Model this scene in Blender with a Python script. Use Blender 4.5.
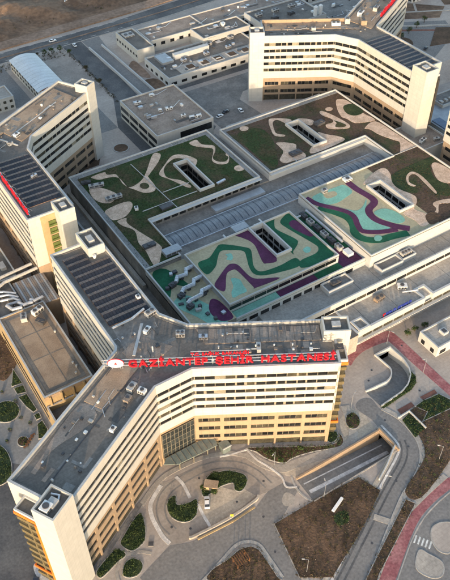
import bpy, bmesh, math, random
import numpy as np
from mathutils import Matrix, Vector
from mathutils.geometry import tessellate_polygon
random.seed(7); rng = np.random.default_rng(7)
for o in list(bpy.data.objects): bpy.data.objects.remove(o)
scene = bpy.context.scene
COL = scene.collection
# ---------------------------------------------------------------- camera
cam = bpy.data.cameras.new('Camera'); camo = bpy.data.objects.new('Camera', cam); COL.objects.link(camo)
cam.sensor_fit = 'HORIZONTAL'; cam.sensor_width = 36.0; cam.lens = 743.31 / 450 * 36
cam.clip_start = 1.0; cam.clip_end = 6000
r_, u_, w_ = Vector((0.842285, -0.539024, -0.00295)), Vector((0.378491, 0.58752, 0.715238)), Vector((0.383797, 0.603551, -0.698875))
M4 = Matrix((r_, u_, -w_)).transposed().to_4x4(); M4.translation = (0, 0, 206); camo.matrix_world = M4
scene.camera = camo
# ---------------------------------------------------------------- sky and sun
SUN_AZ = math.radians(55); SUN_EL = math.radians(8.5)            # light travels towards (cos, sin) of this azimuth
to_sun = Vector((-math.cos(SUN_AZ) * math.cos(SUN_EL), -math.sin(SUN_AZ) * math.cos(SUN_EL), math.sin(SUN_EL)))
world = bpy.data.worlds.new('World'); scene.world = world; world.use_nodes = True
nt = world.node_tree; nt.nodes.clear()
sky = nt.nodes.new('ShaderNodeTexSky'); sky.sky_type = 'NISHITA'; sky.sun_disc = False
sky.sun_elevation = SUN_EL; sky.sun_rotation = math.atan2(to_sun.x, to_sun.y)
sky.air_density = 1.0; sky.dust_density = 2.4; sky.ozone_density = 0.65; sky.altitude = 800
bg = nt.nodes.new('ShaderNodeBackground'); bg.inputs['Strength'].default_value = 0.15
wo = nt.nodes.new('ShaderNodeOutputWorld')
nt.links.new(sky.outputs[0], bg.inputs[0]); nt.links.new(bg.outputs[0], wo.inputs[0])
sl = bpy.data.lights.new('sun', 'SUN'); sl.energy = 2.0; sl.angle = math.radians(0.6); sl.color = (0.84, 0.645, 0.45)
so = bpy.data.objects.new('sun', sl); COL.objects.link(so); so.location = to_sun * 900
so.rotation_euler = to_sun.to_track_quat('Z', 'Y').to_euler()
vs = scene.view_settings; vs.view_transform = 'Standard'; vs.look = 'None'; vs.gamma = 1.0; vs.use_curve_mapping = False
vs.exposure = 1.78
# ---------------------------------------------------------------- materials
MAT = {}
def mat(name, col, rough=0.85, var=0.12, scale=0.6, col2=None, mixlo=0.42, mixhi=0.62, bump=0.0, bscale=6.0, spec=0.3, metal=0.0, s2=None, tile=None, joints=None):
    m = bpy.data.materials.new(name); m.use_nodes = True
    n = m.node_tree; b = n.nodes['Principled BSDF']
    b.inputs['Roughness'].default_value = rough; b.inputs['Specular IOR Level'].default_value = spec; b.inputs['Metallic'].default_value = metal
    tc = n.nodes.new('ShaderNodeTexCoord'); ge = n.nodes.new('ShaderNodeNewGeometry')
    no = n.nodes.new('ShaderNodeTexNoise'); no.inputs['Scale'].default_value = scale; no.inputs['Detail'].default_value = 5; no.inputs['Roughness'].default_value = 0.65
    n.links.new(ge.outputs['Position'], no.inputs['Vector'])
    ra = n.nodes.new('ShaderNodeValToRGB'); e = ra.color_ramp.elements
    c2 = col2 if col2 else tuple(min(1, c * (1 + var)) for c in col); c1 = col if col2 else tuple(c * (1 - var) for c in col)
    e[0].position = mixlo; e[1].position = mixhi; e[0].color = (*c1, 1); e[1].color = (*c2, 1)
    n.links.new(no.outputs['Fac'], ra.inputs['Fac'])
    # fine grain
    n2 = n.nodes.new('ShaderNodeTexNoise'); n2.inputs['Scale'].default_value = s2 or scale * 9; n2.inputs['Detail'].default_value = 3
    n.links.new(ge.outputs['Position'], n2.inputs['Vector'])
    mr = n.nodes.new('ShaderNodeMapRange'); mr.inputs['From Min'].default_value = 0.3; mr.inputs['From Max'].default_value = 0.7
    mr.inputs['To Min'].default_value = 1 - var * 1.2; mr.inputs['To Max'].default_value = 1 + var * 1.2
    n.links.new(n2.outputs['Fac'], mr.inputs['Value'])
    mx = n.nodes.new('ShaderNodeMix'); mx.data_type = 'RGBA'; mx.blend_type = 'MULTIPLY'; mx.inputs['Factor'].default_value = 1
    n.links.new(ra.outputs['Color'], mx.inputs['A']); n.links.new(mr.outputs['Result'], mx.inputs['B'])
    res = mx.outputs['Result']
    if joints:                                   # cladding joints on upright faces
        sx = n.nodes.new('ShaderNodeSeparateXYZ'); n.links.new(ge.outputs['Position'], sx.inputs[0])
        ma = n.nodes.new('ShaderNodeMath'); ma.operation = 'MULTIPLY_ADD'; ma.inputs[1].default_value = 0.6; n.links.new(sx.outputs['Y'], ma.inputs[0]); n.links.new(sx.outputs['X'], ma.inputs[2])
        cx = n.nodes.new('ShaderNodeCombineXYZ'); n.links.new(ma.outputs[0], cx.inputs[0]); n.links.new(sx.outputs['Z'], cx.inputs[1])
        br = n.nodes.new('ShaderNodeTexBrick'); br.offset = 0.0; br.inputs['Scale'].default_value = 1.0; br.inputs['Brick Width'].default_value = joints[0]; br.inputs['Row Height'].default_value = joints[1]
        br.inputs['Mortar Size'].default_value = 0.03; br.inputs['Color1'].default_value = (1, 1, 1, 1); br.inputs['Color2'].default_value = (0.955, 0.955, 0.95, 1); br.inputs['Mortar'].default_value = (joints[2] * .85,) * 3 + (1,)
        n.links.new(cx.outputs[0], br.inputs['Vector']); m2 = n.nodes.new('ShaderNodeMix'); m2.data_type = 'RGBA'; m2.blend_type = 'MULTIPLY'; m2.inputs['Factor'].default_value = 1
        n.links.new(res, m2.inputs['A']); n.links.new(br.outputs['Color'], m2.inputs['B']); res = m2.outputs['Result']
    if tile:                                     # slab joints
        br = n.nodes.new('ShaderNodeTexBrick'); br.inputs['Scale'].default_value = 1.0; br.inputs['Brick Width'].default_value = tile[0]; br.inputs['Row Height'].default_value = tile[1]
        br.inputs['Mortar Size'].default_value = 0.05; br.inputs['Mortar Smooth'].default_value = 0.3; br.inputs['Color1'].default_value = (1, 1, 1, 1); br.inputs['Color2'].default_value = (0.92, 0.92, 0.92, 1); br.inputs['Mortar'].default_value = (tile[2],) * 3 + (1,)
        n.links.new(ge.outputs['Position'], br.inputs['Vector']); m2 = n.nodes.new('ShaderNodeMix'); m2.data_type = 'RGBA'; m2.blend_type = 'MULTIPLY'; m2.inputs['Factor'].default_value = 1
        n.links.new(res, m2.inputs['A']); n.links.new(br.outputs['Color'], m2.inputs['B']); res = m2.outputs['Result']
    n.links.new(res, b.inputs['Base Color'])
    if bump:
        bm_ = n.nodes.new('ShaderNodeBump'); bm_.inputs['Strength'].default_value = bump; bm_.inputs['Distance'].default_value = 0.3
        n3 = n.nodes.new('ShaderNodeTexNoise'); n3.inputs['Scale'].default_value = bscale; n3.inputs['Detail'].default_value = 4
        n.links.new(ge.outputs['Position'], n3.inputs['Vector']); n.links.new(n3.outputs['Fac'], bm_.inputs['Height']); n.links.new(bm_.outputs['Normal'], b.inputs['Normal'])
    MAT[name] = m
    return m
mat('white_panel', (0.485, 0.468, 0.425), 0.6, 0.025, 0.15, s2=0.6, joints=(1.7, 1.7, 0.90))
mat('beige_panel', (0.335, 0.245, 0.165), 0.7, 0.04, 0.2, s2=1.2, joints=(1.5, 1.45, 0.88))
mat('ochre_panel', (0.36, 0.265, 0.145), 0.7, 0.08, 0.3)
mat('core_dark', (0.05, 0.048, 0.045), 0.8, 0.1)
mat('glass_dark', (0.014, 0.015, 0.016), 0.15, 0.3, 0.4, spec=0.6)
mat('glass_mid', (0.055, 0.05, 0.036), 0.25, 0.25, 0.4, spec=0.4)
mat('glass_blind', (0.22, 0.20, 0.15), 0.5, 0.2, 0.5, spec=0.4)
mat('glass_green', (0.10, 0.13, 0.04), 0.3, 0.2, 0.5, spec=0.5)
mat('curtain_glass', (0.03, 0.035, 0.035), 0.15, 0.3, 0.5, spec=0.6)
mat('mullion', (0.20, 0.18, 0.14), 0.5, 0.05)
mat('roof_dark', (0.135, 0.122, 0.108), 0.85, 0.12, 0.10, col2=(0.195, 0.175, 0.152), s2=1.5, tile=(9.0, 1.0, 0.82))
mat('stone', (0.20, 0.16, 0.125), 0.9, 0.25, 0.8)
mat('roof_gravel', (0.28, 0.205, 0.145), 0.95, 0.16, 0.15, col2=(0.37, 0.28, 0.20), bump=0.5, bscale=9, s2=3)
mat('roof_brown', (0.23, 0.185, 0.15), 0.95, 0.16, 0.18, col2=(0.31, 0.255, 0.21), bump=0.3, s2=2)
mat('parapet', (0.42, 0.42, 0.41), 0.7, 0.08, 0.3)
mat('parapet_white', (0.46, 0.46, 0.445), 0.65, 0.04, 0.3)
mat('concrete', (0.34, 0.305, 0.265), 0.9, 0.12, 0.10, col2=(0.43, 0.385, 0.33), s2=1.3, tile=(1.5, 1.5, 0.8))
mat('concrete_dark', (0.17, 0.158, 0.145), 0.9, 0.14, 0.10, col2=(0.25, 0.232, 0.21), s2=1.3, tile=(4.0, 4.0, 0.8))
mat('plaza', (0.35, 0.30, 0.26), 0.9, 0.08, 0.045, col2=(0.43, 0.37, 0.318), s2=1.0, tile=(2.4, 1.2, 0.84))
mat('asphalt', (0.085, 0.085, 0.087), 0.9, 0.16, 0.08, col2=(0.14, 0.135, 0.13), s2=1.4)
mat('asphalt_worn', (0.185, 0.176, 0.167), 0.9, 0.16, 0.11, col2=(0.215, 0.203, 0.19), s2=1.2)
mat('asphalt_lot', (0.265, 0.228, 0.196), 0.9, 0.11, 0.07, col2=(0.345, 0.30, 0.258), s2=1.1)
mat('paver_light', (0.42, 0.355, 0.28), 0.9, 0.14, 0.15, col2=(0.52, 0.44, 0.345), s2=1.3, tile=(1.0, 1.0, 0.85))
mat('pale_dust', (0.50, 0.47, 0.44), 0.95, 0.2, 0.5, col2=(0.68, 0.65, 0.61))
mat('kerb', (0.36, 0.34, 0.31), 0.9, 0.12, 0.5)
mat('red_path', (0.27, 0.095, 0.10), 0.85, 0.2, 0.15, col2=(0.36, 0.165, 0.16), s2=1.2)
mat('road_paint', (0.6, 0.6, 0.57), 0.8, 0.15, 0.8)
mat('soil', (0.072, 0.047, 0.030), 0.98, 0.18, 0.07, col2=(0.135, 0.084, 0.053), bump=0.8, bscale=1.5, s2=1.0)
mat('dirt', (0.105, 0.068, 0.045), 0.98, 0.22, 0.035, col2=(0.20, 0.13, 0.085), bump=0.8, bscale=0.8, s2=0.4)
mat('dirt_verge', (0.20, 0.135, 0.095), 0.98, 0.2, 0.06, col2=(0.27, 0.19, 0.14), bump=0.5, bscale=1)
mat('paving_grey', (0.20, 0.20, 0.195), 0.9, 0.10, 0.08, col2=(0.26, 0.255, 0.245), s2=1.2)
mat('lawn', (0.026, 0.044, 0.017), 0.95, 0.3, 0.15, col2=(0.05, 0.066, 0.026), bump=0.8, bscale=3, s2=1.5)
mat('garden_roof', (0.031, 0.054, 0.016), 0.95, 0.35, 0.10, col2=(0.075, 0.060, 0.030), mixlo=0.44, mixhi=0.60, bump=0.8, bscale=2, s2=1.2)
mat('garden_roof_brown', (0.095, 0.062, 0.044), 0.95, 0.25, 0.10, col2=(0.045, 0.055, 0.024), mixlo=0.48, mixhi=0.62, bump=0.8, bscale=2, s2=1.2)
mat('leaf', (0.030, 0.056, 0.016), 0.8, 0.35, 0.5, col2=(0.068, 0.090, 0.028))
mat('leaf_dry', (0.075, 0.055, 0.03), 0.85, 0.3, 0.5, col2=(0.05, 0.055, 0.022))
mat('bark', (0.07, 0.05, 0.035), 0.95, 0.2, 3)
mat('gravel_path', (0.50, 0.36, 0.26), 0.95, 0.18, 0.35, col2=(0.68, 0.51, 0.385), bump=0.3, s2=2)
mat('rubber_tan', (0.37, 0.325, 0.21), 0.9, 0.10, 0.10, col2=(0.44, 0.385, 0.25), s2=1.2)
mat('rubber_green', (0.014, 0.10, 0.048), 0.9, 0.14, 0.2, s2=1.5)
mat('rubber_purple', (0.095, 0.027, 0.07), 0.9, 0.14, 0.2, s2=1.5)
mat('rubber_teal', (0.21, 0.43, 0.335), 0.9, 0.1, 0.2, s2=1.5)
mat('metal_roof', (0.33, 0.35, 0.37), 0.45, 0.08, 0.2, metal=0.3)
mat('metal_blue', (0.195, 0.205, 0.215), 0.4, 0.12, 0.3, metal=0.2, spec=0.5)
mat('metal_slit', (0.06, 0.072, 0.09), 0.3, 0.15, 0.4, spec=0.5)
mat('shed_roof', (0.52, 0.56, 0.58), 0.5, 0.06, 0.15)
mat('rust_roof', (0.24, 0.19, 0.15), 0.7, 0.12, 0.4, col2=(0.16, 0.15, 0.15))
mat('galv', (0.48, 0.50, 0.53), 0.4, 0.1, 0.6, metal=0.5, spec=0.5)
mat('unit_grey', (0.40, 0.39, 0.37), 0.6, 0.12, 0.5)
mat('unit_white', (0.70, 0.69, 0.66), 0.55, 0.06, 0.5)
mat('dark_steel', (0.07, 0.07, 0.075), 0.5, 0.15, 0.8)
mat('solar', (0.022, 0.022, 0.027), 0.32, 0.25, 0.8, spec=0.5)
mat('solar_sunlit', (0.20, 0.14, 0.11), 0.55, 0.3, 0.7, col2=(0.11, 0.085, 0.07))  # brown tone stands for sun reflected in the rear-tilted panels
mat('olive_panel', (0.135, 0.11, 0.06), 0.6, 0.15, 0.6)
mat('patch_light', (0.21, 0.20, 0.185), 0.9, 0.12, 0.3)
mat('patch_dark', (0.095, 0.09, 0.085), 0.9, 0.12, 0.3)
mat('solar_frame', (0.28, 0.18, 0.13), 0.6, 0.15, 0.6)
mat('letter_red', (0.42, 0.008, 0.018), 0.5, 0.05, 0.5)
mat('letter_blue', (0.03, 0.05, 0.28), 0.5, 0.1, 0.5)
mat('orange_fin', (0.72, 0.16, 0.025), 0.6, 0.06, 0.3)
mat('car_white', (0.75, 0.75, 0.74), 0.25, 0.03, 0.5, spec=0.5)
mat('car_dark', (0.05, 0.052, 0.06), 0.25, 0.1, 0.5, spec=0.5)
mat('tyre', (0.02, 0.02, 0.02), 0.9, 0.1)
mat('brick_paver', (0.20, 0.09, 0.065), 0.9, 0.15, 0.6)
mat('blue_sheet', (0.10, 0.15, 0.24), 0.5, 0.1, 0.4)
mat('yellow_paint', (0.70, 0.45, 0.04), 0.6, 0.05)
mat('canopy_glass', (0.16, 0.19, 0.175), 0.2, 0.12, 0.5, spec=0.5)
mat('wood_slat', (0.16, 0.075, 0.035), 0.8, 0.2, 0.8)
# ---------------------------------------------------------------- mesh helpers
class MB:
    def __init__(s): s.v = []; s.f = []
    def add(s, vs, fs):
        n = len(s.v); s.v += [tuple(p) for p in vs]; s.f += [tuple(n + i for i in f) for f in fs]; return s
    def box(s, x0, y0, z0, x1, y1, z1):
        return s.prism([(x0, y0), (x1, y0), (x1, y1), (x0, y1)], z0, z1)
    def obox(s, c, d, L, W, z0, z1):            # centre, unit direction, length, width
        d = Vector(d).normalized(); n = Vector((-d.y, d.x)); c = Vector(c[:2])
        p = [c + d * (a * L / 2) + n * (b * W / 2) for a, b in ((-1, -1), (1, -1), (1, 1), (-1, 1))]
        return s.prism([(q.x, q.y) for q in p], z0, z1)
    def prism(s, poly, z0, z1):
        if area(poly) < 0: poly = poly[::-1]
        n = len(poly); v = [(x, y, z0) for x, y in poly] + [(x, y, z1) for x, y in poly]
        f = [tuple(range(n - 1, -1, -1)), tuple(range(n, 2 * n))] + [(i, (i + 1) % n, n + (i + 1) % n, n + i) for i in range(n)]
        return s.add(v, f)
    def sheet(s, poly, z):
        if area(poly) < 0: poly = poly[::-1]
        return s.add([(x, y, z) for x, y in poly], [tuple(range(len(poly)))])
    def ring(s, outer, inner, z0, z1):          # outer and inner polygons with the same count
        n = len(outer); v = [(x, y, z) for z in (z0, z1) for P in (outer, inner) for x, y in P]
        f = []
        for i in range(n):
            j = (i + 1) % n
            f += [(i, j, 2 * n + j, 2 * n + i), (n + j, n + i, 3 * n + i, 3 * n + j), (2 * n + i, 2 * n + j, 3 * n + j, 3 * n + i), (j, i, n + i, n + j)]
        return s.add(v, f)
    def strip(s, pts, w, z0, z1, closed=False):  # wall / kerb along a polyline
        L, R = offset_line(pts, w / 2), offset_line(pts, -w / 2)
        n = len(pts); v = [(x, y, z) for z in (z0, z1) for P in (L, R) for x, y in P]; f = []
        for i in range(n - 1):
            j = i + 1
            f += [(j, i, 2 * n + i, 2 * n + j), (n + i, n + j, 3 * n + j, 3 * n + i), (2 * n + j, 2 * n + i, 3 * n + i, 3 * n + j), (i, j, n + j, n + i)]
        f += [(0, n, 3 * n, 2 * n), (2 * n - 1, n - 1, 3 * n - 1, 4 * n - 1)]
        return s.add(v, f)
    def tube(s, pts, r, k=8):
        pts = [Vector(p) for p in pts]; n0 = len(s.v); v = []; f = []
        for i, p in enumerate(pts):
            d = (pts[min(i + 1, len(pts) - 1)] - pts[max(i - 1, 0)]).normalized()
            a = Vector((0, 0, 1)) if abs(d.z) < 0.9 else Vector((1, 0, 0)); u = d.cross(a).normalized(); w = d.cross(u)
            rr = r[i] if isinstance(r, (list, tuple)) else r
            v += [tuple(p + (u * math.cos(2 * math.pi * j / k) + w * math.sin(2 * math.pi * j / k)) * rr) for j in range(k)]
        for i in range(len(pts) - 1):
            f += [(i * k + j, i * k + (j + 1) % k, (i + 1) * k + (j + 1) % k, (i + 1) * k + j) for j in range(k)]
        m = (len(pts) - 1) * k
        f += [tuple(range(k - 1, -1, -1)), tuple(m + j for j in range(k))]
        return s.add(v, f)
    def mesh(s, name):
        me = bpy.data.meshes.new(name); me.from_pydata(s.v, [], s.f); me.update(); return me
    def build(s, name, m, parent=None, fix=True):
        me = s.mesh(name)
        if fix:
            b = bmesh.new(); b.from_mesh(me); bmesh.ops.recalc_face_normals(b, faces=b.faces); b.to_mesh(me); b.free()
        me.materials.append(MAT[m]); return link(name, me, parent)
def wm(o):
    m = o.matrix_basis.copy()
    return m if o.parent is None else wm(o.parent) @ o.matrix_parent_inverse @ m
def link(name, me, parent=None):
    o = bpy.data.objects.new(name, me); COL.objects.link(o)
    if parent is not None: o.parent = parent; o.matrix_parent_inverse = wm(parent).inverted()
    return o
def area(p): return sum(p[i][0] * p[(i + 1) % len(p)][1] - p[(i + 1) % len(p)][0] * p[i][1] for i in range(len(p))) / 2
def offset_line(pts, d):
    P = [Vector(p) for p in pts]; out = []
    for i, p in enumerate(P):
        a = (p - P[i - 1]).normalized() if i else (P[1] - p).normalized()
        b = (P[i + 1] - p).normalized() if i < len(P) - 1 else a
        na, nb = Vector((-a.y, a.x)), Vector((-b.y, b.x)); m = na + nb
        m = m / max(0.25, m.dot(na)) if m.length > 1e-6 else na
        q = p + m * d; out.append((q.x, q.y))
    return out
def inset(poly, d):                              # CCW polygon, positive d = inwards
    n = len(poly); P = [Vector(p) for p in poly]; out = []
    for i in range(n):
        a = (P[i] - P[i - 1]).normalized(); b = (P[(i + 1) % n] - P[i]).normalized()
        na, nb = Vector((-a.y, a.x)), Vector((-b.y, b.x)); m = na + nb; m = m / m.dot(na)
        q = P[i] + m * d; out.append((q.x, q.y))
    return out
def smooth(poly, k=4):
    n = len(poly); out = []
    for i in range(n):
        p0, p1, p2, p3 = (np.array(poly[(i + j) % n], float) for j in (-1, 0, 1, 2))
        for t in np.arange(k) / k:
            q = 0.5 * (2 * p1 + (p2 - p0) * t + (2 * p0 - 5 * p1 + 4 * p2 - p3) * t * t + (3 * p1 - p0 - 3 * p2 + p3) * t ** 3); out.append((q[0], q[1]))
    return out
def smooth_line(pts, k=5):
    P = [2 * np.array(pts[0]) - np.array(pts[1])] + [np.array(p, float) for p in pts] + [2 * np.array(pts[-1]) - np.array(pts[-2])]; out = []
    for i in range(1, len(P) - 2):
        for t in np.arange(k) / k:
            p0, p1, p2, p3 = P[i - 1:i + 3]
            q = 0.5 * (2 * p1 + (p2 - p0) * t + (2 * p0 - 5 * p1 + 4 * p2 - p3) * t * t + (3 * p1 - p0 - 3 * p2 + p3) * t ** 3); out.append((q[0], q[1]))
    out.append(tuple(pts[-1])); return out
def ellipse(cx, cy, a, b, rot=0, n=24):
    c, s = math.cos(rot), math.sin(rot)
    return [(cx + a * math.cos(t) * c - b * math.sin(t) * s, cy + a * math.cos(t) * s + b * math.sin(t) * c) for t in np.linspace(0, 2 * math.pi, n, endpoint=False)]
def inpoly(px, py, poly):
    px = np.asarray(px); py = np.asarray(py); r = np.zeros(px.shape, bool); n = len(poly)
    for i in range(n):
        x0, y0 = poly[i]; x1, y1 = poly[(i + 1) % n]
        if y0 == y1: continue
        c = ((y0 > py) != (y1 > py)) & (px < (x1 - x0) * (py - y0) / (y1 - y0) + x0); r ^= c
    return r
def thing(name, label, cat, loc=(0, 0, 0), group=None):
    o = bpy.data.objects.new(name, None); COL.objects.link(o); o.location = loc; o.empty_display_size = 0.1
    return tag(o, label, cat, group)
def tag(o, label, cat, group=None):
    o['label'] = label; o['category'] = cat
    if group: o['group'] = group
    return o
def struct(o): o['kind'] = 'structure'; return o
def stuff(o): o['kind'] = 'stuff'; return o
UNIT = {}
def unit_box(m):
    if m not in UNIT:
        me = MB().box(-.5, -.5, -.5, .5, .5, .5).mesh('unit_' + m); me.materials.append(MAT[m]); UNIT[m] = me
    return UNIT[m]
def ubox(name, m, c, d, L, W, Hh, parent):      # shared box mesh placed by transform
    o = link(name, unit_box(m), parent)
    o.location = c; o.rotation_euler = (0, 0, math.atan2(d[1], d[0])); o.scale = (L, W, Hh); return o
def leaf_mass(pts, rx, rz, n, size):             # pts (k,3) clump centres -> arrays of small triangles/quads
    k = len(pts); c = np.repeat(np.asarray(pts, float), n, 0); m = len(c)
    d = rng.normal(size=(m, 3)); d /= np.linalg.norm(d, axis=1)[:, None]
    rad = rng.uniform(0.5, 1.0, (m, 1)) ** 0.6
    sc = np.repeat(rng.uniform(0.6, 1.25, (k, 1)), n, 0)
    p = c + d * rad * sc * np.array([rx, rx, rz])
    a = rng.normal(size=(m, 3)); a /= np.linalg.norm(a, axis=1)[:, None]
    b = np.cross(a, d + rng.normal(size=(m, 3)) * 0.5); b /= np.linalg.norm(b, axis=1)[:, None]
    s = size * rng.uniform(0.6, 1.3, (m, 1))
    v = np.stack([p - a * s, p + b * s * 0.7, p + a * s, p - b * s * 0.7], 1).reshape(-1, 3)
    f = np.arange(m * 4).reshape(-1, 4)
    return v, f
def leaf_obj(name, vf, m, parent=None):
    v = np.concatenate([x[0] for x in vf]); off = np.cumsum([0] + [len(x[0]) for x in vf[:-1]]); f = np.concatenate([x[1] + o for x, o in zip(vf, off)])
    me = bpy.data.meshes.new(name); me.from_pydata(v.tolist(), [], f.tolist()); me.materials.append(MAT[m]); return link(name, me, parent)
def scatter(poly, dens, excl=()):
    xs = [p[0] for p in poly]; ys = [p[1] for p in poly]; A = (max(xs) - min(xs)) * (max(ys) - min(ys)); n = int(A * dens)
    x = rng.uniform(min(xs), max(xs), n); y = rng.uniform(min(ys), max(ys), n); k = inpoly(x, y, poly)
    for e in excl: k &= ~inpoly(x, y, e)
    return np.stack([x[k], y[k]], 1)
def cells(x0, y0, x1, y1, holes):                # rectangle minus rectangular holes
    X = sorted({x0, x1, *[h[0] for h in holes], *[h[2] for h in holes]}); Y = sorted({y0, y1, *[h[1] for h in holes], *[h[3] for h in holes]})
    out = []
    for i in range(len(X) - 1):
        run = None
        for j in range(len(Y) - 1):
            cx, cy = (X[i] + X[i + 1]) / 2, (Y[j] + Y[j + 1]) / 2
            if any(h[0] < cx < h[2] and h[1] < cy < h[3] for h in holes):
                if run: out.append(run); run = None
            else: run = (X[i], run[1] if run else Y[j], X[i + 1], Y[j + 1])
        if run: out.append(run)
    return out
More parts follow.
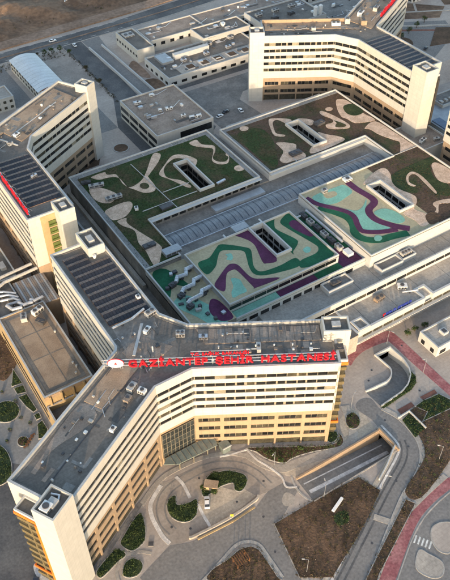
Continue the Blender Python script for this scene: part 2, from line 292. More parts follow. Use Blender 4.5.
# outlines in metres on the site grid
P = {
    'nwP1': [(92.7, 252.9), (99.1, 253), (99.5, 250.5), (102.8, 248.4), (102.2, 241.1), (103.8, 237.2), (109.7, 239.1), (114.6, 243.8), (123.2, 253.7), (126.4, 251.6), (122.6, 246.7), (114.8, 240.5), (113.6, 239.2), (113, 231.9), (110.9, 229), (108.2, 229.1), (106, 230.5), (103.8, 234.8), (102.3, 237.9), (102, 245.7), (98.4, 248.1), (94.9, 248.6), (92.7, 250.9)],
    'nwP2': [(88.2, 245.4), (91.6, 245), (94.5, 241.3), (96.7, 236.3), (95.3, 233.5), (91.6, 231.5), (88.5, 233.5), (86.8, 237.2), (86.9, 241.7)],
    'nwP3': [(87.1, 228.3), (93.3, 229.5), (98.5, 228.8), (99, 225.8), (96.2, 222.4), (91.9, 220), (87.3, 220.7), (86.6, 224.2)],
    'nwP4': [(88.4, 219.8), (92.7, 219.5), (91.6, 216.2), (93.1, 209.3), (96.1, 197.4), (94.2, 193), (88.6, 185.9), (88, 189.6), (89.3, 197.5), (89.2, 203.2), (91.3, 210.5), (88.7, 215.8)],
    'nwP5': [(129.9, 247.9), (135, 245.7), (137.8, 239.7), (136.5, 236.9), (133.9, 235.1), (133.5, 240.5), (133.1, 242.4), (129.5, 245), (123.3, 242), (120.7, 237.8), (120.5, 234), (124.1, 229.8), (125.8, 224.4), (124.8, 222.7), (123.1, 224.3), (120.1, 232.4), (118, 236.6), (118.3, 239.3), (122.9, 243.2)],
    'nwP6': [(141.4, 252.7), (145.8, 253), (146, 248.5), (150, 244.6), (148.4, 240.5), (144.7, 236.7), (144.5, 233.6), (147.3, 231.4), (150.1, 233.2), (150, 235.7), (152.1, 236.9), (151.3, 233.7), (148.2, 229.5), (144.8, 229.8), (142.9, 232.2), (142.8, 235.4), (146.6, 240.4), (147.6, 243.1), (144, 246.4), (141.6, 249.5)],
    'nwLine': [(112.3, 253.4), (113.1, 222.9), (127.6, 219.1), (95, 220.9), (149.9, 223.6), (169.2, 248.9), (213.3, 241.1), (108.9, 234.5), (96.8, 217.4), (107.8, 218.1)],
    'neQ1': [(182.8, 248.9), (186.5, 248.7), (192, 244.4), (191.7, 241.8), (188.2, 241.3), (186.5, 246.5), (183.6, 245.6), (180.8, 240.6), (179.8, 237.2), (182.3, 234.2), (180.7, 233.1), (177.5, 236), (178.6, 240.6)],
    'neQ3': [(174.6, 231.2), (178.2, 229.6), (181.8, 225.3), (179.8, 221.6), (180.9, 217.1), (178.7, 214.1), (173.4, 214.9), (168.7, 215.5), (168, 219.2), (173, 223.4), (174, 227.8)],
    'neQ4': [(185.7, 219.2), (194.7, 220.9), (196.1, 227.7), (198.5, 224), (202.4, 219.2), (201.4, 215.6), (183.9, 215.1)],
    'neQ4b': [(194.8, 242.3), (198.3, 240.8), (200.8, 237.3), (199.5, 234.7), (196.2, 234.5)],
    'neQ5': [(207.4, 241.4), (209.5, 241.6), (211.5, 236.4), (212.9, 227.2), (212.2, 223.4), (209.2, 222.7), (203.7, 225.8), (201.9, 228.5), (203.3, 231.1), (207.1, 230.9), (208.5, 233.5), (206.8, 238.1)],
    'neQ5h': [(208.8, 231.6), (211.1, 225.9), (209.2, 224.6), (205.9, 226.9), (208.4, 229.2)],
    'neQ6': [(221.2, 245.9), (224.1, 245.3), (225.8, 243), (225.9, 238), (225.1, 228.8), (226, 223.4), (224.5, 220.9), (215.8, 224.2), (214.7, 229.4), (213.7, 232.5), (216.4, 239.1)],
    'neQ6h': [(220.4, 239), (225.2, 238.9), (226.5, 233.8), (225.3, 229.8), (220.2, 229.4), (217.9, 233.4)],
    'neQ7': [(216.7, 218.7), (224.7, 220.5), (225.9, 208.7), (226, 198), (226.4, 186.4), (219.5, 185.9), (215.7, 192.1), (222.1, 200.5), (221.4, 203.7), (218.7, 210.7), (218.1, 216.5)],
    'seQ8': [(202.7, 189.7), (202.4, 185), (198.8, 179.6), (198, 174.5), (200.3, 167.5), (198, 163.7), (194.1, 160.9), (195.9, 156.3), (196.9, 152.3), (189.2, 150.5), (189.1, 155.6), (188.3, 161.2), (194.6, 164.1), (194.8, 182.2), (187.5, 185.1), (195.5, 188.9)],
    'seGrass': [(202.6, 183.9), (228, 184.5), (221.6, 180.6), (216.2, 172.2), (217.9, 167.3), (216.6, 163.4), (212.7, 159.5), (209.4, 162.6), (208.4, 164.2), (209.9, 172.5), (211.2, 179.3), (206.7, 179.3), (203.1, 176), (204.3, 170.5), (201.4, 168.7), (197.5, 176.7)],
    'sePath1': [(206.3, 179.5), (209.8, 181.2), (212.1, 180.3), (212.7, 175.4), (210.3, 164.8), (208.4, 164.2), (210.2, 174.2), (210.7, 178.7), (207.8, 178.6), (205.2, 175.5), (205.9, 172.2), (203.8, 172.6), (203.5, 175.7)],
    'sePath2': [(221.9, 180.3), (225.2, 180.2), (226.4, 173.3), (224.9, 168.2), (218.9, 165.7), (216.1, 169.5), (218.1, 174.9)],
    'sePath3': [(202.3, 159.2), (205.1, 160.1), (211.4, 158.2), (209, 155.7), (205, 157.4), (200.4, 153.4), (196.5, 152.5), (196.7, 154), (201.4, 156.2)],
    'c1green': [(102.7, 180.5), (107.9, 180.9), (112.7, 183.9), (115.6, 185.2), (119, 182.6), (122.1, 179.4), (123.9, 176.7), (122.4, 173.1), (119.9, 168.7), (119.3, 165.5), (121, 163.6), (128, 162.8), (135.5, 163.1), (134.3, 158.7), (125.9, 159.8), (119.3, 161.9), (117.2, 164.6), (117.9, 168.6), (119.9, 173.2), (121, 177), (117.4, 180.1), (113.8, 181.7), (110.7, 179.1), (107.3, 175.3), (102.3, 173.5)],
    'c1greenR': [(143, 183.6), (147, 186.1), (149.7, 186.1), (150.7, 157.2), (135, 156.8), (135.8, 160.7), (143.5, 161), (146.3, 163), (146.3, 166.1), (144.5, 173.7), (143.2, 179.4)],
    'c1greenL': [(137.4, 187.3), (142.4, 187.4), (139.9, 183.1), (139.4, 180.2), (142.1, 172), (141.3, 169.4), (137.1, 166.7), (136, 166.6)],
    'c1purpB': [(145.6, 181.2), (148.3, 181.9), (149.4, 179.6), (150.8, 172), (150, 170.2), (147.7, 170), (146, 174.3), (145, 178.2)],
    'c1purpT': [(123.5, 187.2), (129.3, 187.2), (129.5, 167), (124.5, 166.5), (123.8, 168.4), (126.4, 176.6), (126.4, 180.5), (125, 183.8)],
    'c1purpL': [(111.5, 173.4), (113.8, 173.1), (115, 171.1), (115.1, 164.5), (116.9, 161.3), (124.1, 157.3), (113.5, 157.8), (113.2, 158.7), (113, 168.8), (111.6, 170.4), (108.5, 169.5), (104.1, 163.3), (102.4, 162.9), (101.6, 166.9), (106.1, 170.3)],
    'c1teal1': [(114.2, 179.1), (114.2, 177.6), (112.9, 176.5), (113.6, 175.8), (114.1, 175.1), (115.4, 175.8), (116.2, 177.4), (116.2, 178.6), (115.1, 179)],
    'c1teal2': [(108.6, 166.6), (110.2, 166), (111.1, 164.3), (110.5, 161.2), (109.9, 158.1), (106.9, 158), (103.9, 157.9), (104.9, 160.6), (107.1, 162.7)],
    'c1teal3': [(141.1, 165.6), (143.1, 165.9), (143.7, 164.4), (142.2, 162.9), (140.6, 163.2), (140.4, 164.4)],
    'neGreen': [(162.6, 245.6), (171.8, 247.8), (176.3, 242.8), (174.9, 233.7), (171.4, 226.3), (165.8, 217), (161.9, 215.9), (161.6, 223.3), (161.7, 234.5)],
    'c2teal1': [(164.7, 190.1), (176.9, 189.9), (180.4, 189), (180.4, 183.8), (175.2, 182), (169.9, 181.2), (164.9, 183), (163.5, 186.4)],
    'c2tan1': [(168.9, 188.6), (173.9, 188.2), (173.6, 185.4), (168.8, 185.5)],
    'c2teal2': [(166.5, 180.9), (170.5, 175.9), (173.7, 172.8), (177.7, 173.7), (181.9, 176.5), (176.5, 170.1), (175.3, 165.6), (177.6, 159.2), (176.5, 156.5), (169.8, 159.6), (167.4, 162.4), (170.1, 167.1), (171.1, 171.6), (167.3, 177.9)],
    'c2teal3': [(178.8, 168.1), (183.6, 167.9), (186.5, 163.7), (186.2, 157.8), (182.4, 157.3), (179.6, 161.5), (178.4, 165)],
    'c2lineA': [(182.9, 189.7), (183, 183.9), (184.2, 176), (182.9, 172.8), (178.4, 170.8), (176.4, 167.3), (176.7, 162.8), (180.2, 156.6), (183.8, 152.5)],
    'c2lineB': [(161.4, 190.7), (163, 184.7), (167.5, 178.1), (170, 173.6), (169.9, 169.6), (167.8, 165.1), (167.3, 161.3), (172.7, 157.3), (179.4, 154.8)],
    'c2lineC': [(162, 183.1), (165.8, 176), (167.5, 171.1), (166.6, 166.6), (163.8, 161.9), (164.7, 157.3), (168.9, 153.9), (175, 152.7), (181.6, 150.9)],
    'c2tealsp': [(168, 155.6), (169.6, 156.4), (171.1, 155.5), (170.7, 153.9), (168.9, 153.3), (167.6, 154.1)],
    'bed_a': [(39.3, 110), (38.5, 105.9), (36.5, 102.1), (33.9, 100.8), (31.3, 101), (29.8, 104.5), (32.1, 106.4), (36.6, 109.2)],
    'bed_b': [(26.6, 96.8), (28.4, 98.5), (30.7, 98.5), (32.2, 96.4), (31.7, 94.6), (29.7, 93.5), (27.4, 94), (26.2, 95.4)],
    'bed_c': [(28, 103.6), (29.5, 100.7), (26.7, 100.1), (23.6, 99.1), (20.4, 98.4), (20.2, 100.6), (24.7, 102.7)],
    'bed_d': [(51.2, 109.5), (49.9, 106.9), (51.7, 105.5), (54.1, 105.1), (56, 104.8), (53.9, 101.2), (51.8, 99.9), (49.4, 100.2), (47.6, 101.8), (46.6, 104.2), (46.8, 106.6), (47.9, 108.6), (49.6, 109.6)],
    'bed_e': [(67.2, 109.1), (69.6, 108.1), (73.1, 104.2), (72.2, 101.4), (69.2, 99.9), (67.8, 101.4), (68.6, 103.7), (64.4, 104.7), (60.5, 104.3), (58.4, 104.4), (59.1, 106.8), (62, 109.2), (64.8, 110)],
    'arc': [(49.2, 115.1), (45.1, 112.6), (42.9, 110.5), (41.6, 106.9), (41.3, 102.8), (41.3, 99.5), (41.9, 96.8)],
    'pale1': [(54.6, 115.3), (55.2, 111.7), (54.6, 106.5)],
    'pale2': [(55.5, 103.3), (55, 99.2), (54.8, 95)],
    'lowwall': [(47.5, 95.1), (49.5, 94.6), (61.1, 93.9), (70.7, 94.6), (72.7, 95.5)],
    'car': [(58.9, 103.5), (57.2, 100.4), (57.3, 102.3), (58.7, 101.4)],
    'road_low': [(41.7, 96.2), (47.1, 93.8), (60.2, 92.4), (69.4, 92.7), (76, 95.2), (82.5, 95.2), (85.4, 91.2), (72.8, 84.8), (71.5, 85.2), (68, 67.9), (66.6, 61.3), (62.8, 63.7), (63.9, 70.6), (64, 77.5), (63.9, 82), (61.9, 84.7), (58, 85.8), (51.2, 83.9), (41.1, 81), (30.5, 87.8), (29.7, 92.4)],
    'lot': [(54.6, 115.2), (59.7, 115), (65.3, 114.4), (73.5, 111.8), (79.7, 106), (79.7, 100.4), (82.5, 95.2), (76, 95.2), (72.7, 95.5), (61.1, 93.9), (49.5, 94.6), (41.7, 96.2), (41.3, 104.7), (43, 110.3), (48.7, 114.8)],
    'lotlit': [(56, 104), (64.9, 104.3), (67.6, 101), (70.3, 100.1), (72.1, 96), (61.3, 94.2), (54.7, 94.9)],
    'bed_f': [(80.8, 111.1), (102.4, 98.2), (108.1, 99.6), (105.7, 96.1), (96.1, 99.5), (89.5, 101), (86.3, 100.9), (82.8, 104.9), (81.3, 109)],
    'bed_g': [(71.5, 85.2), (68, 67.9), (75.7, 63), (88.1, 68), (97.3, 72.2), (105.5, 76.7), (102.9, 83.9), (87.9, 84.9), (80.9, 85.1)],
    'bed_h': [(48, 83.1), (53.6, 83.3), (57.8, 84), (61, 83.2), (62.6, 81.4), (62.8, 78.3), (62.6, 71.4), (61.9, 70.5), (46.4, 80.4)],
    'bigroad': [(123, 107.1), (126.5, 105.4), (126.2, 100.1), (128.6, 93.6), (128.3, 86.6), (126.5, 81.7), (122.4, 77.3), (115.2, 73.7), (108.3, 71.1), (86.5, 58.8), (78.2, 53.8), (68.4, 60.1), (75.3, 63.5), (100.8, 76), (109.8, 80.2), (117.7, 83.9), (120.5, 86.5), (120.8, 95.2), (120.9, 99), (119.6, 105.2)],
    'strip1': [(110.1, 70), (111.5, 67.5), (87.6, 56.6), (80.8, 52.2), (80.5, 55.7), (86.5, 58.8)],
    'dirtR': [(133.7, 94.2), (140.3, 93.5), (149, 90.4), (150, 79.8), (131.8, 73), (114.5, 68), (111.7, 72.2), (120.6, 75.8), (126.3, 78.7), (129.5, 83.5), (130.6, 89.4)],
    'redA': [(133.4, 126.3), (137.8, 127.5), (145.6, 127.2), (152.7, 126.3), (153.8, 123.1), (153.9, 112.5), (153.7, 95.1), (153.9, 81.2), (149.7, 78.1), (150.2, 91.6), (149.5, 109.8), (149.5, 120.5), (148.3, 122.5), (139.6, 123.5), (134, 122.5), (129.8, 120.8)],
    'redB': [(129.7, 65.7), (119.6, 65.1), (110.5, 63.4), (102.1, 59.6), (87.4, 51.3), (83.8, 53.6), (96, 60.5), (105.5, 65), (114.8, 67), (126.5, 68.6)],
    'ringroad': [(128.6, 64.7), (119.4, 64), (110.8, 62.4), (102.2, 58.8), (88.3, 50.7), (106, 39.3), (130.7, 63.3)],
    'island': [(109.1, 57.9), (111, 58.8), (113.9, 58.4), (116.3, 56.4), (114.2, 53.2), (109.3, 50.4), (107, 52.4), (107.4, 55.6)],
    'island2': [(102.1, 55.5), (103.5, 53.2), (105, 49.3), (102.5, 46.7), (99.4, 47.8), (97.8, 52.1)],
    'gar_out': [(140.5, 119.3), (147.5, 119.4), (147.8, 112.5), (146.6, 108.3), (145, 105.8), (141.6, 103.2), (137.5, 101.8), (127.2, 101)],
    'gar_in': [(140.5, 119.3), (141, 112), (140, 110.1), (138.4, 108.8), (135.9, 108), (126.8, 108.7)],
    'hedge': [(146.4, 107.3), (146.2, 104.4), (144.2, 102.1), (140.8, 100.8), (135.9, 100.5), (127.2, 99.9), (127.1, 100.9), (137.4, 101.6), (142.7, 103.7)],
    'brick1': [(141.2, 96.9), (147.7, 96.6), (147.4, 94.9), (141.2, 95.3)],
    'brick2': [(130.9, 97), (137.1, 96.9), (137, 95.1), (130.7, 94.9)],
    'grassR': [(137.1, 94.7), (141, 95), (147.5, 94.2), (149, 90.4), (147.3, 87.6), (135.1, 88.8), (139, 90.7)],
    'grassR2': [(129.4, 92.9), (133.1, 93.7), (133.3, 86.3), (128.3, 85.3), (128.7, 89.2)],
    'wallR2': [(128.6, 94.1), (133.6, 94.2), (133.6, 86.1)],
    'lg1': [(27.4, 184.4), (27.8, 177), (24.3, 177.5)],
    'lg2': [(24.6, 176.1), (27.8, 175.8), (27.5, 172.5), (24.7, 173.2)],
    'lg3': [(24.5, 171.6), (27.3, 171.5), (27.7, 163.4), (26.4, 163.1), (25.3, 166.5)],
    'lg4': [(26.1, 161.6), (27.8, 161.7), (27.7, 159.5), (26.1, 159.5)],
    'lg5': [(25.7, 157.6), (27.5, 158.1), (27.6, 153.7), (25.5, 151.4), (23.8, 152)],
    'lg6': [(10.2, 158.8), (12, 156.4), (13, 152.8), (12.6, 147.7), (10.6, 143.2), (6.8, 142.3), (4.3, 145)],
    'soilL': [(30.3, 205.6), (31.4, 196), (32.6, 191.2), (26.7, 183.8), (21.8, 182.6), (22.2, 199.1)],
    'canopy': [(53.7, 118.8), (55.9, 119.6), (70.7, 119.4), (70, 115.8), (57.1, 116.6)],
    'sign': [(44.7, 134.9), (50.7, 130.8), (102.4, 101.6)],
    'shed': [(105.4, 384.4), (119.2, 383.8), (119, 345.3), (104.5, 342.4)],
}
# ---------------------------------------------------------------- ground
GN = 5.0                                                    # the yards behind the podium lie higher
RAMP = [(86, 85), (120, 85), (120, 93.6), (86, 93.6)]
GAR = P['gar_out'] + P['gar_in'][::-1][:-1]
def build_ground():
    m = MB()
    loops = [[(-1500, -1500), (2500, -1500), (2500, 250), (-1500, 250)], RAMP, GAR]
    flat = [p for l in loops for p in l]
    tris = tessellate_polygon([[Vector((x, y, 0)) for x, y in l] for l in loops])
    m.add([(x, y, 0) for x, y in flat], [t if (Vector(flat[t[1]]) - Vector(flat[t[0]])).cross(Vector(flat[t[2]]) - Vector(flat[t[0]])) > 0 else t[::-1] for t in tris])
    m.add([(-1500, 250, 0), (2500, 250, 0), (2500, 262, GN), (-1500, 262, GN), (2500, 4000, GN), (-1500, 4000, GN)], [(0, 1, 2, 3), (3, 2, 4, 5)])
    return struct(m.build('ground', 'plaza', fix=False))
build_ground()
def sheet(name, poly, m, z=0.02, sm=False, h=None):
    poly = smooth(poly) if sm else poly
    return struct(MB().prism(poly, z - 0.05, z).build(name, m))
# -- front: roads and yards
sheet('forecourt', P['lot'], 'asphalt_lot', 0.03, True)
sheet('road', P['road_low'], 'asphalt_worn', 0.05)
sheet('parking_area', P['lotlit'], 'paver_light', 0.06)  # paved lot, with the sunlight on it put into the paler colour
sheet('road', smooth(P['bigroad'], 3), 'asphalt_worn', 0.04)
sheet('red_path', smooth(P['redA'], 3), 'red_path', 0.045)
sheet('red_path', smooth(P['redB'], 3), 'red_path', 0.05)
sheet('road', P['ringroad'], 'asphalt_worn', 0.035)
sheet('traffic_island', P['island'], 'plaza', 0.14, True); sheet('traffic_island', P['island2'], 'concrete', 0.14, True)
sheet('road', [(4, 92), (15, 78), (30, 88), (20, 97), (8, 106), (10, 130), (15, 146), (0, 160), (-40, 140), (-30, 90)], 'asphalt', 0.03)
MZ = [0.0]
def mk(name, pts, w, m, z0, z1):
    MZ[0] += 0.0011; return struct(MB().strip(pts, w, z0, z1 + MZ[0]).build(name, m))
mk('pale_joint', smooth_line(P['arc']), 1.3, 'pale_dust', 0.0, 0.07)
mk('pale_joint', smooth_line(P['pale1']), 1.0, 'pale_dust', 0.0, 0.072)
mk('pale_joint', smooth_line(P['pale2']), 0.9, 'pale_dust', 0.0, 0.074)
mk('kerb', smooth_line([(63.9, 70.6), (64.0, 77.5), (63.9, 82.0), (61.9, 84.7), (58.0, 85.8), (51.2, 83.9), (41.1, 81.0)]), 0.9, 'kerb', 0.0, 0.14)
mk('kerb', [(68, 67.9), (71.5, 85.2), (80.9, 85.1), (86, 84.6)], 0.5, 'kerb', 0.0, 0.14)
mk('pavement', offset_line([(71.8, 85), (68.3, 67.9), (67, 61)], 1.0), 1.6, 'concrete', 0.0, 0.12)
mk('kerb', smooth_line([(48, 83), (53.6, 83.3), (57.8, 84.0), (61.0, 83.2), (62.6, 81.4), (62.8, 78.3), (62.6, 71.4)]), 1.5, 'concrete', 0.0, 0.13)
bl = smooth_line([(68.4, 60.1), (75.3, 63.5), (100.8, 76.0), (109.8, 80.2), (117.7, 83.9), (120.9, 86.8), (121.2, 95.2)], 4)
br = smooth_line([(78.2, 53.8), (86.5, 58.8), (108.3, 71.1), (115.2, 73.7), (122.4, 77.3), (126.5, 81.7), (128.3, 86.6), (128.6, 93.6), (126.4, 100.1)], 4)
mk('pavement', offset_line(bl, 0.7), 1.5, 'paver_light', 0.0, 0.13); mk('pavement', offset_line(br, -0.8), 1.7, 'concrete', 0.0, 0.13)
mk('kerb', bl, 0.3, 'kerb', 0.0, 0.15); mk('kerb', br, 0.3, 'kerb', 0.0, 0.15)
mk('pale_joint', offset_line(bl, -0.9), 0.7, 'pale_dust', 0.0, 0.055)
rb = smooth_line([(126.5, 68.6), (114.8, 67.0), (105.5, 65.0), (96.0, 60.5), (83.8, 53.6)], 4)
mk('kerb', offset_line(rb, -1.0), 1.8, 'concrete', 0.0, 0.12)
mk('kerb', smooth_line([(128.6, 64.9), (119.4, 64.2), (110.8, 62.6), (102.2, 59.0), (88.3, 50.9)]), 0.35, 'kerb', 0.0, 0.14)
mk('pavement', [(98, 71), (101, 67), (104, 64.5)], 2.0, 'concrete', 0.0, 0.11)
mk('pavement', smooth_line([(78, 110.5), (80.6, 104), (84.5, 99.6), (90, 98.5), (97, 97), (106, 95), (112, 97.5), (117, 108)]), 3.0, 'concrete', 0.0, 0.1)
mk('pavement', smooth_line([(40, 112), (49, 116.6), (56, 117.5), (66, 116.5), (74, 113), (79, 108)]), 1.6, 'concrete', 0.0, 0.11)
mk('pavement', smooth_line([(20, 101.5), (31, 107.5), (41, 113)]), 1.4, 'concrete_dark', 0.0, 0.11)
mk('pavement', smooth_line([(36, 97), (33.5, 99.2), (31.0, 99.9), (29, 101), (25, 97.5), (24, 94)]), 1.0, 'concrete', 0.0, 0.1)
mk('kerb', smooth_line([(85.2, 95.5), (84.2, 92), (84.4, 88), (85.6, 85)]), 0.6, 'kerb', 0.0, 0.13)
for i in range(5):     # crossing bars by the traffic island
    c = Vector((104.8, 57.0)) + Vector((0.55, -0.85)) * (i * 1.1 - 2.2)
    struct(MB().obox(c, (0.85, 0.5), 2.6, 0.5, 0.03, 0.055).build('road_marking', 'road_paint'))
for i in range(7):
    c = Vector((111.5, 50.5)) + Vector((0.5, -0.86)) * (i * 0.9 - 2.7)
    struct(MB().obox(c, (0.86, 0.5), 2.4, 0.45, 0.03, 0.055).build('road_marking', 'road_paint'))
mk('kerb', smooth_line([(79.0, 111.5), (79.6, 106.5), (81.2, 102.5), (82.6, 97.3), (81.8, 93.6), (84.6, 91.6)]), 0.55, 'pale_dust', 0.0, 0.16)
mk('kerb', smooth_line([(70.2, 114.0), (74.0, 112.6), (79.0, 111.5)]), 0.5, 'pale_dust', 0.0, 0.16)
for k in ('island', 'island2'):
    q = smooth(P[k]); q = q if area(q) > 0 else q[::-1]; struct(MB().ring(inset(q, -0.3), inset(q, 0.02), 0.0, 0.17).build('kerb', 'kerb'))
sheet('worn_patch', [(6.0, 112.5), (9.5, 110), (10, 104.5), (13.5, 98.5), (13, 96.8), (10.2, 99.5), (7.4, 103.6), (5.2, 108.5)], 'pale_dust', 0.036, True)
sheet('worn_patch', [(78, 90.5), (80.5, 92), (82, 89.5), (80, 87.6), (77.6, 88.4)], 'concrete', 0.056, True)
sheet('worn_patch', [(45.5, 115), (50, 116), (53, 113), (49, 112), (45, 112)], 'concrete', 0.034, True)
sheet('garden_paving', [(5, 141), (24, 150.5), (29.4, 154), (29.4, 200), (22, 200), (2, 190)], 'paving_grey', 0.012)
sheet('forecourt_paving', [(79.5, 110.5), (81.5, 104.5), (85, 99.5), (90, 98.6), (97, 97.2), (103, 96), (108, 99), (112, 104.5), (118, 107), (120.4, 101), (119.5, 95.2), (86, 94.6), (83.6, 97.5), (80.4, 103)], 'paver_light', 0.015)
for off in (2.2, 4.0): mk('tyre_wear', offset_line(smooth_line([(68.4, 60.1), (75.3, 63.5), (100.8, 76.0), (109.8, 80.2), (117.7, 83.9), (120.9, 88), (121.5, 95.2)], 4)[:-4], -off), 0.55, 'asphalt', 0.0, 0.041)
for off in (-1.4, 1.2): mk('tyre_wear', offset_line(smooth_line([(44.5, 99.5), (43.8, 104), (45.6, 109), (50, 112.4), (57, 113.4), (66, 112.6), (73, 108.6), (76.5, 103), (77.6, 97)]), off), 0.5, 'asphalt_worn', 0.0, 0.012)
for off in (-1.3, 1.1): mk('tyre_wear', offset_line(smooth_line([(34, 90), (48, 89.2), (60, 89), (70, 90), (77, 93)]), off), 0.5, 'asphalt', 0.0, 0.018)
# -- planted beds
SH = []; SH_DRY = []
BZ = [0.17]
def bed(poly, m='lawn', z=None, dens=2.2, size=0.16, h=0.5, dry=False, sm=True, kerb=True):
    BZ[0] += 0.0037; z = BZ[0]
    q = smooth(poly) if sm else list(poly)
    if area(q) < 0: q = q[::-1]
    struct(MB().prism(q, -0.02, z).build('planting_bed', m))
    if kerb: struct(MB().ring(inset(q, -0.22), q, 0.0, z + 0.05).build('bed_kerb', 'kerb'))
    p = scatter(q, dens)
    if len(p): (SH_DRY if dry else SH).append(leaf_mass(np.c_[p, np.full(len(p), z + h * 0.35)], h * 0.9, h * 0.55, 9, size))
for k in ('bed_a', 'bed_b', 'bed_c', 'bed_d', 'bed_e'): bed(P[k], dens=2.4)
bed(P['bed_f'], 'soil', dens=1.6)
bed(P['bed_g'], 'soil', dens=0.35, dry=True, sm=False, kerb=False); bed(P['bed_h'], 'soil', dens=0.9, dry=True)
bed([(88, 74), (91, 74), (92, 77), (89, 78), (87, 76)], 'lawn', dens=2, kerb=False)
bed(P['strip1'], 'soil', dens=0.9, dry=True, sm=False); bed(P['dirtR'], 'soil', dens=0.5, dry=True, kerb=False)
bed(P['hedge'], 'lawn', dens=4, h=0.7, sm=False, kerb=False)
bed(P['grassR'], 'lawn', dens=1.2, sm=False); bed(P['grassR2'], 'lawn', dens=2.0, sm=False, kerb=False)
bed(ellipse(115.2, 101.6, 3.2, 2.3, math.radians(50)), 'soil', dens=2.0, sm=False); bed(ellipse(105.4, 100.4, 2.4, 1.6, 0.4), 'lawn', dens=2, sm=False)
for k in ('lg1', 'lg2', 'lg3', 'lg4', 'lg5'): bed(P[k], 'lawn', dens=1.4, sm=False)
bed(ellipse(18.7, 168.2, 4.2, 4.6, 0.2), 'lawn', dens=1.4, sm=False); bed(ellipse(19.0, 153.8, 1.7, 1.9, 0), 'soil', dens=1.5, sm=False)
bed(P['lg6'], 'lawn', dens=1.4); bed(P['soilL'], 'soil', dens=0.4, dry=True, kerb=False)
for k in ('brick1', 'brick2'):
    q = P[k]; sheet('brick_terrace', q, 'brick_paver', 0.1)
# -- sunk service ramp in front of the east wing
m = MB(); x0, x1, y0, y1, D = 86, 120, 85, 93.6, -5.2
m.add([(x0, y0, 0), (x1, y0, D), (x1, y1, D), (x0, y1, 0)], [(0, 1, 2, 3)])
struct(m.build('ramp_floor', 'concrete_dark'))
for yy, w in ((y1 + 0.3, 0.55), (y0 - 0.2, 0.4)):
    struct(MB().box(x0, yy - w / 2, D - 0.5, x1 + 0.4, yy + w / 2, 0.75 if yy > 90 else 0.22).build('retaining_wall', 'beige_panel' if yy > 90 else 'concrete'))
struct(MB().box(x1, y0 - 0.6, -1.4, x1 + 0.5, y1 + 0.7, 1.0).build('retaining_wall', 'beige_panel'))
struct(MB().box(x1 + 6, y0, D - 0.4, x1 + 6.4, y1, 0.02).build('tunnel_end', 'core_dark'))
struct(MB().box(x1, y0, D - 0.3, x1 + 6, y1, D).build('tunnel_floor', 'concrete_dark'))
for y, w in ((88.2, 1.2), (91.4, 0.4)):
    a = D / (x1 - x0); m = MB(); m.add([(x0 + 1, y - w / 2, a + .02), (x1, y - w / 2, D + .02), (x1, y + w / 2, D + .02), (x0 + 1, y + w / 2, a + .02)], [(0, 1, 2, 3)]); struct(m.build('wheel_strip', 'pale_dust'))
# -- curved garage ramp
def resample(pts, n):
    p = np.array(pts, float); d = np.r_[0, np.cumsum(np.hypot(*np.diff(p, axis=0).T))]; t = np.linspace(0, d[-1], n); return np.c_[np.interp(t, d, p[:, 0]), np.interp(t, d, p[:, 1])]
go = resample(P['gar_out'][1:], 22); gi = resample(P['gar_in'], 22)
m = MB(); zs = np.linspace(-4.2, -0.02, 22) 
m.add([(*a, z) for a, z in zip(go, zs)] + [(*b, z) for b, z in zip(gi, zs)], [(i, i + 1, 23 + i, 22 + i) for i in range(21)])
struct(m.build('ramp_floor', 'asphalt_worn'))
struct(MB().strip([tuple(p) for p in go], 0.45, -4.5, 0.75).build('ramp_wall', 'parapet_white')); struct(MB().strip([tuple(p) for p in gi], 0.45, -4.5, 0.75).build('ramp_wall', 'parapet_white'))
struct(MB().box(140.2, 119.2, -1.2, 147.8, 119.8, 0.8).build('ramp_wall', 'parapet_white'))
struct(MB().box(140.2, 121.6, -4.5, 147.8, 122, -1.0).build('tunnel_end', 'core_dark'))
# -- behind the podium
NP = [(-600, 394), (60, 394), (138, 396), (211, 398), (252, 402), (330, 412), (700, 470), (700, 486), (330, 428), (266, 418), (222, 414.5), (176, 409), (143, 408), (60, 407), (-600, 407)]
sheet('road', NP, 'asphalt', GN + 0.03)
mk('kerb', [(x, y) for x, y in NP[:7]], 0.5, 'kerb', GN, GN + 0.16)
mk('median', [(-600, 401), (60, 401), (138, 402.3), (211, 405.5), (252, 409), (330, 419.5), (700, 477)], 1.0, 'dirt_verge', GN, GN + 0.18)
for s, dx in ((396.2, 0), (405.6, 0)):
    for i in range(24):
        x = -20 + i * 9
        yb = s + (0 if x < 60 else (x - 60) * 0.027 if x < 211 else 4 + (x - 211) * 0.09)
        struct(MB().box(x, yb, GN + 0.02, x + 3, yb + 0.18, GN + 0.05).build('road_marking', 'road_paint'))
sheet('road', [(140, 398), (152, 398), (151.5, 362), (152, 345), (151, 318), (154, 300), (160, 290), (170, 275), (160, 266), (128, 266), (128, 300), (140, 330), (140, 360)], 'asphalt', GN + 0.02)
sheet('road', [(152.5, 398), (164, 398), (159.5, 366), (160, 318), (152.8, 318)], 'asphalt_worn', GN + 0.025)
sheet('road', [(160.5, 316), (232, 315), (240, 330), (243, 345), (228, 345), (226, 322), (200, 320), (160.5, 318.8)], 'asphalt', GN + 0.022)
sheet('service_yard', [(171, 270), (171, 312), (228, 312), (245, 300), (200, 296), (194, 290), (196, 268)], 'concrete_dark', GN + 0.015)
sheet('service_yard', [(123, 338), (138.5, 338), (138.5, 388), (123, 390)], 'asphalt_lot', GN + 0.015)
sheet('parking_area', [(92, 300), (128, 300), (128, 332), (100, 338)], 'asphalt_worn', GN + 0.012)
sheet('yard', [(75, 345), (102, 345), (102, 392), (60, 392)], 'asphalt_worn', GN + 0.012)
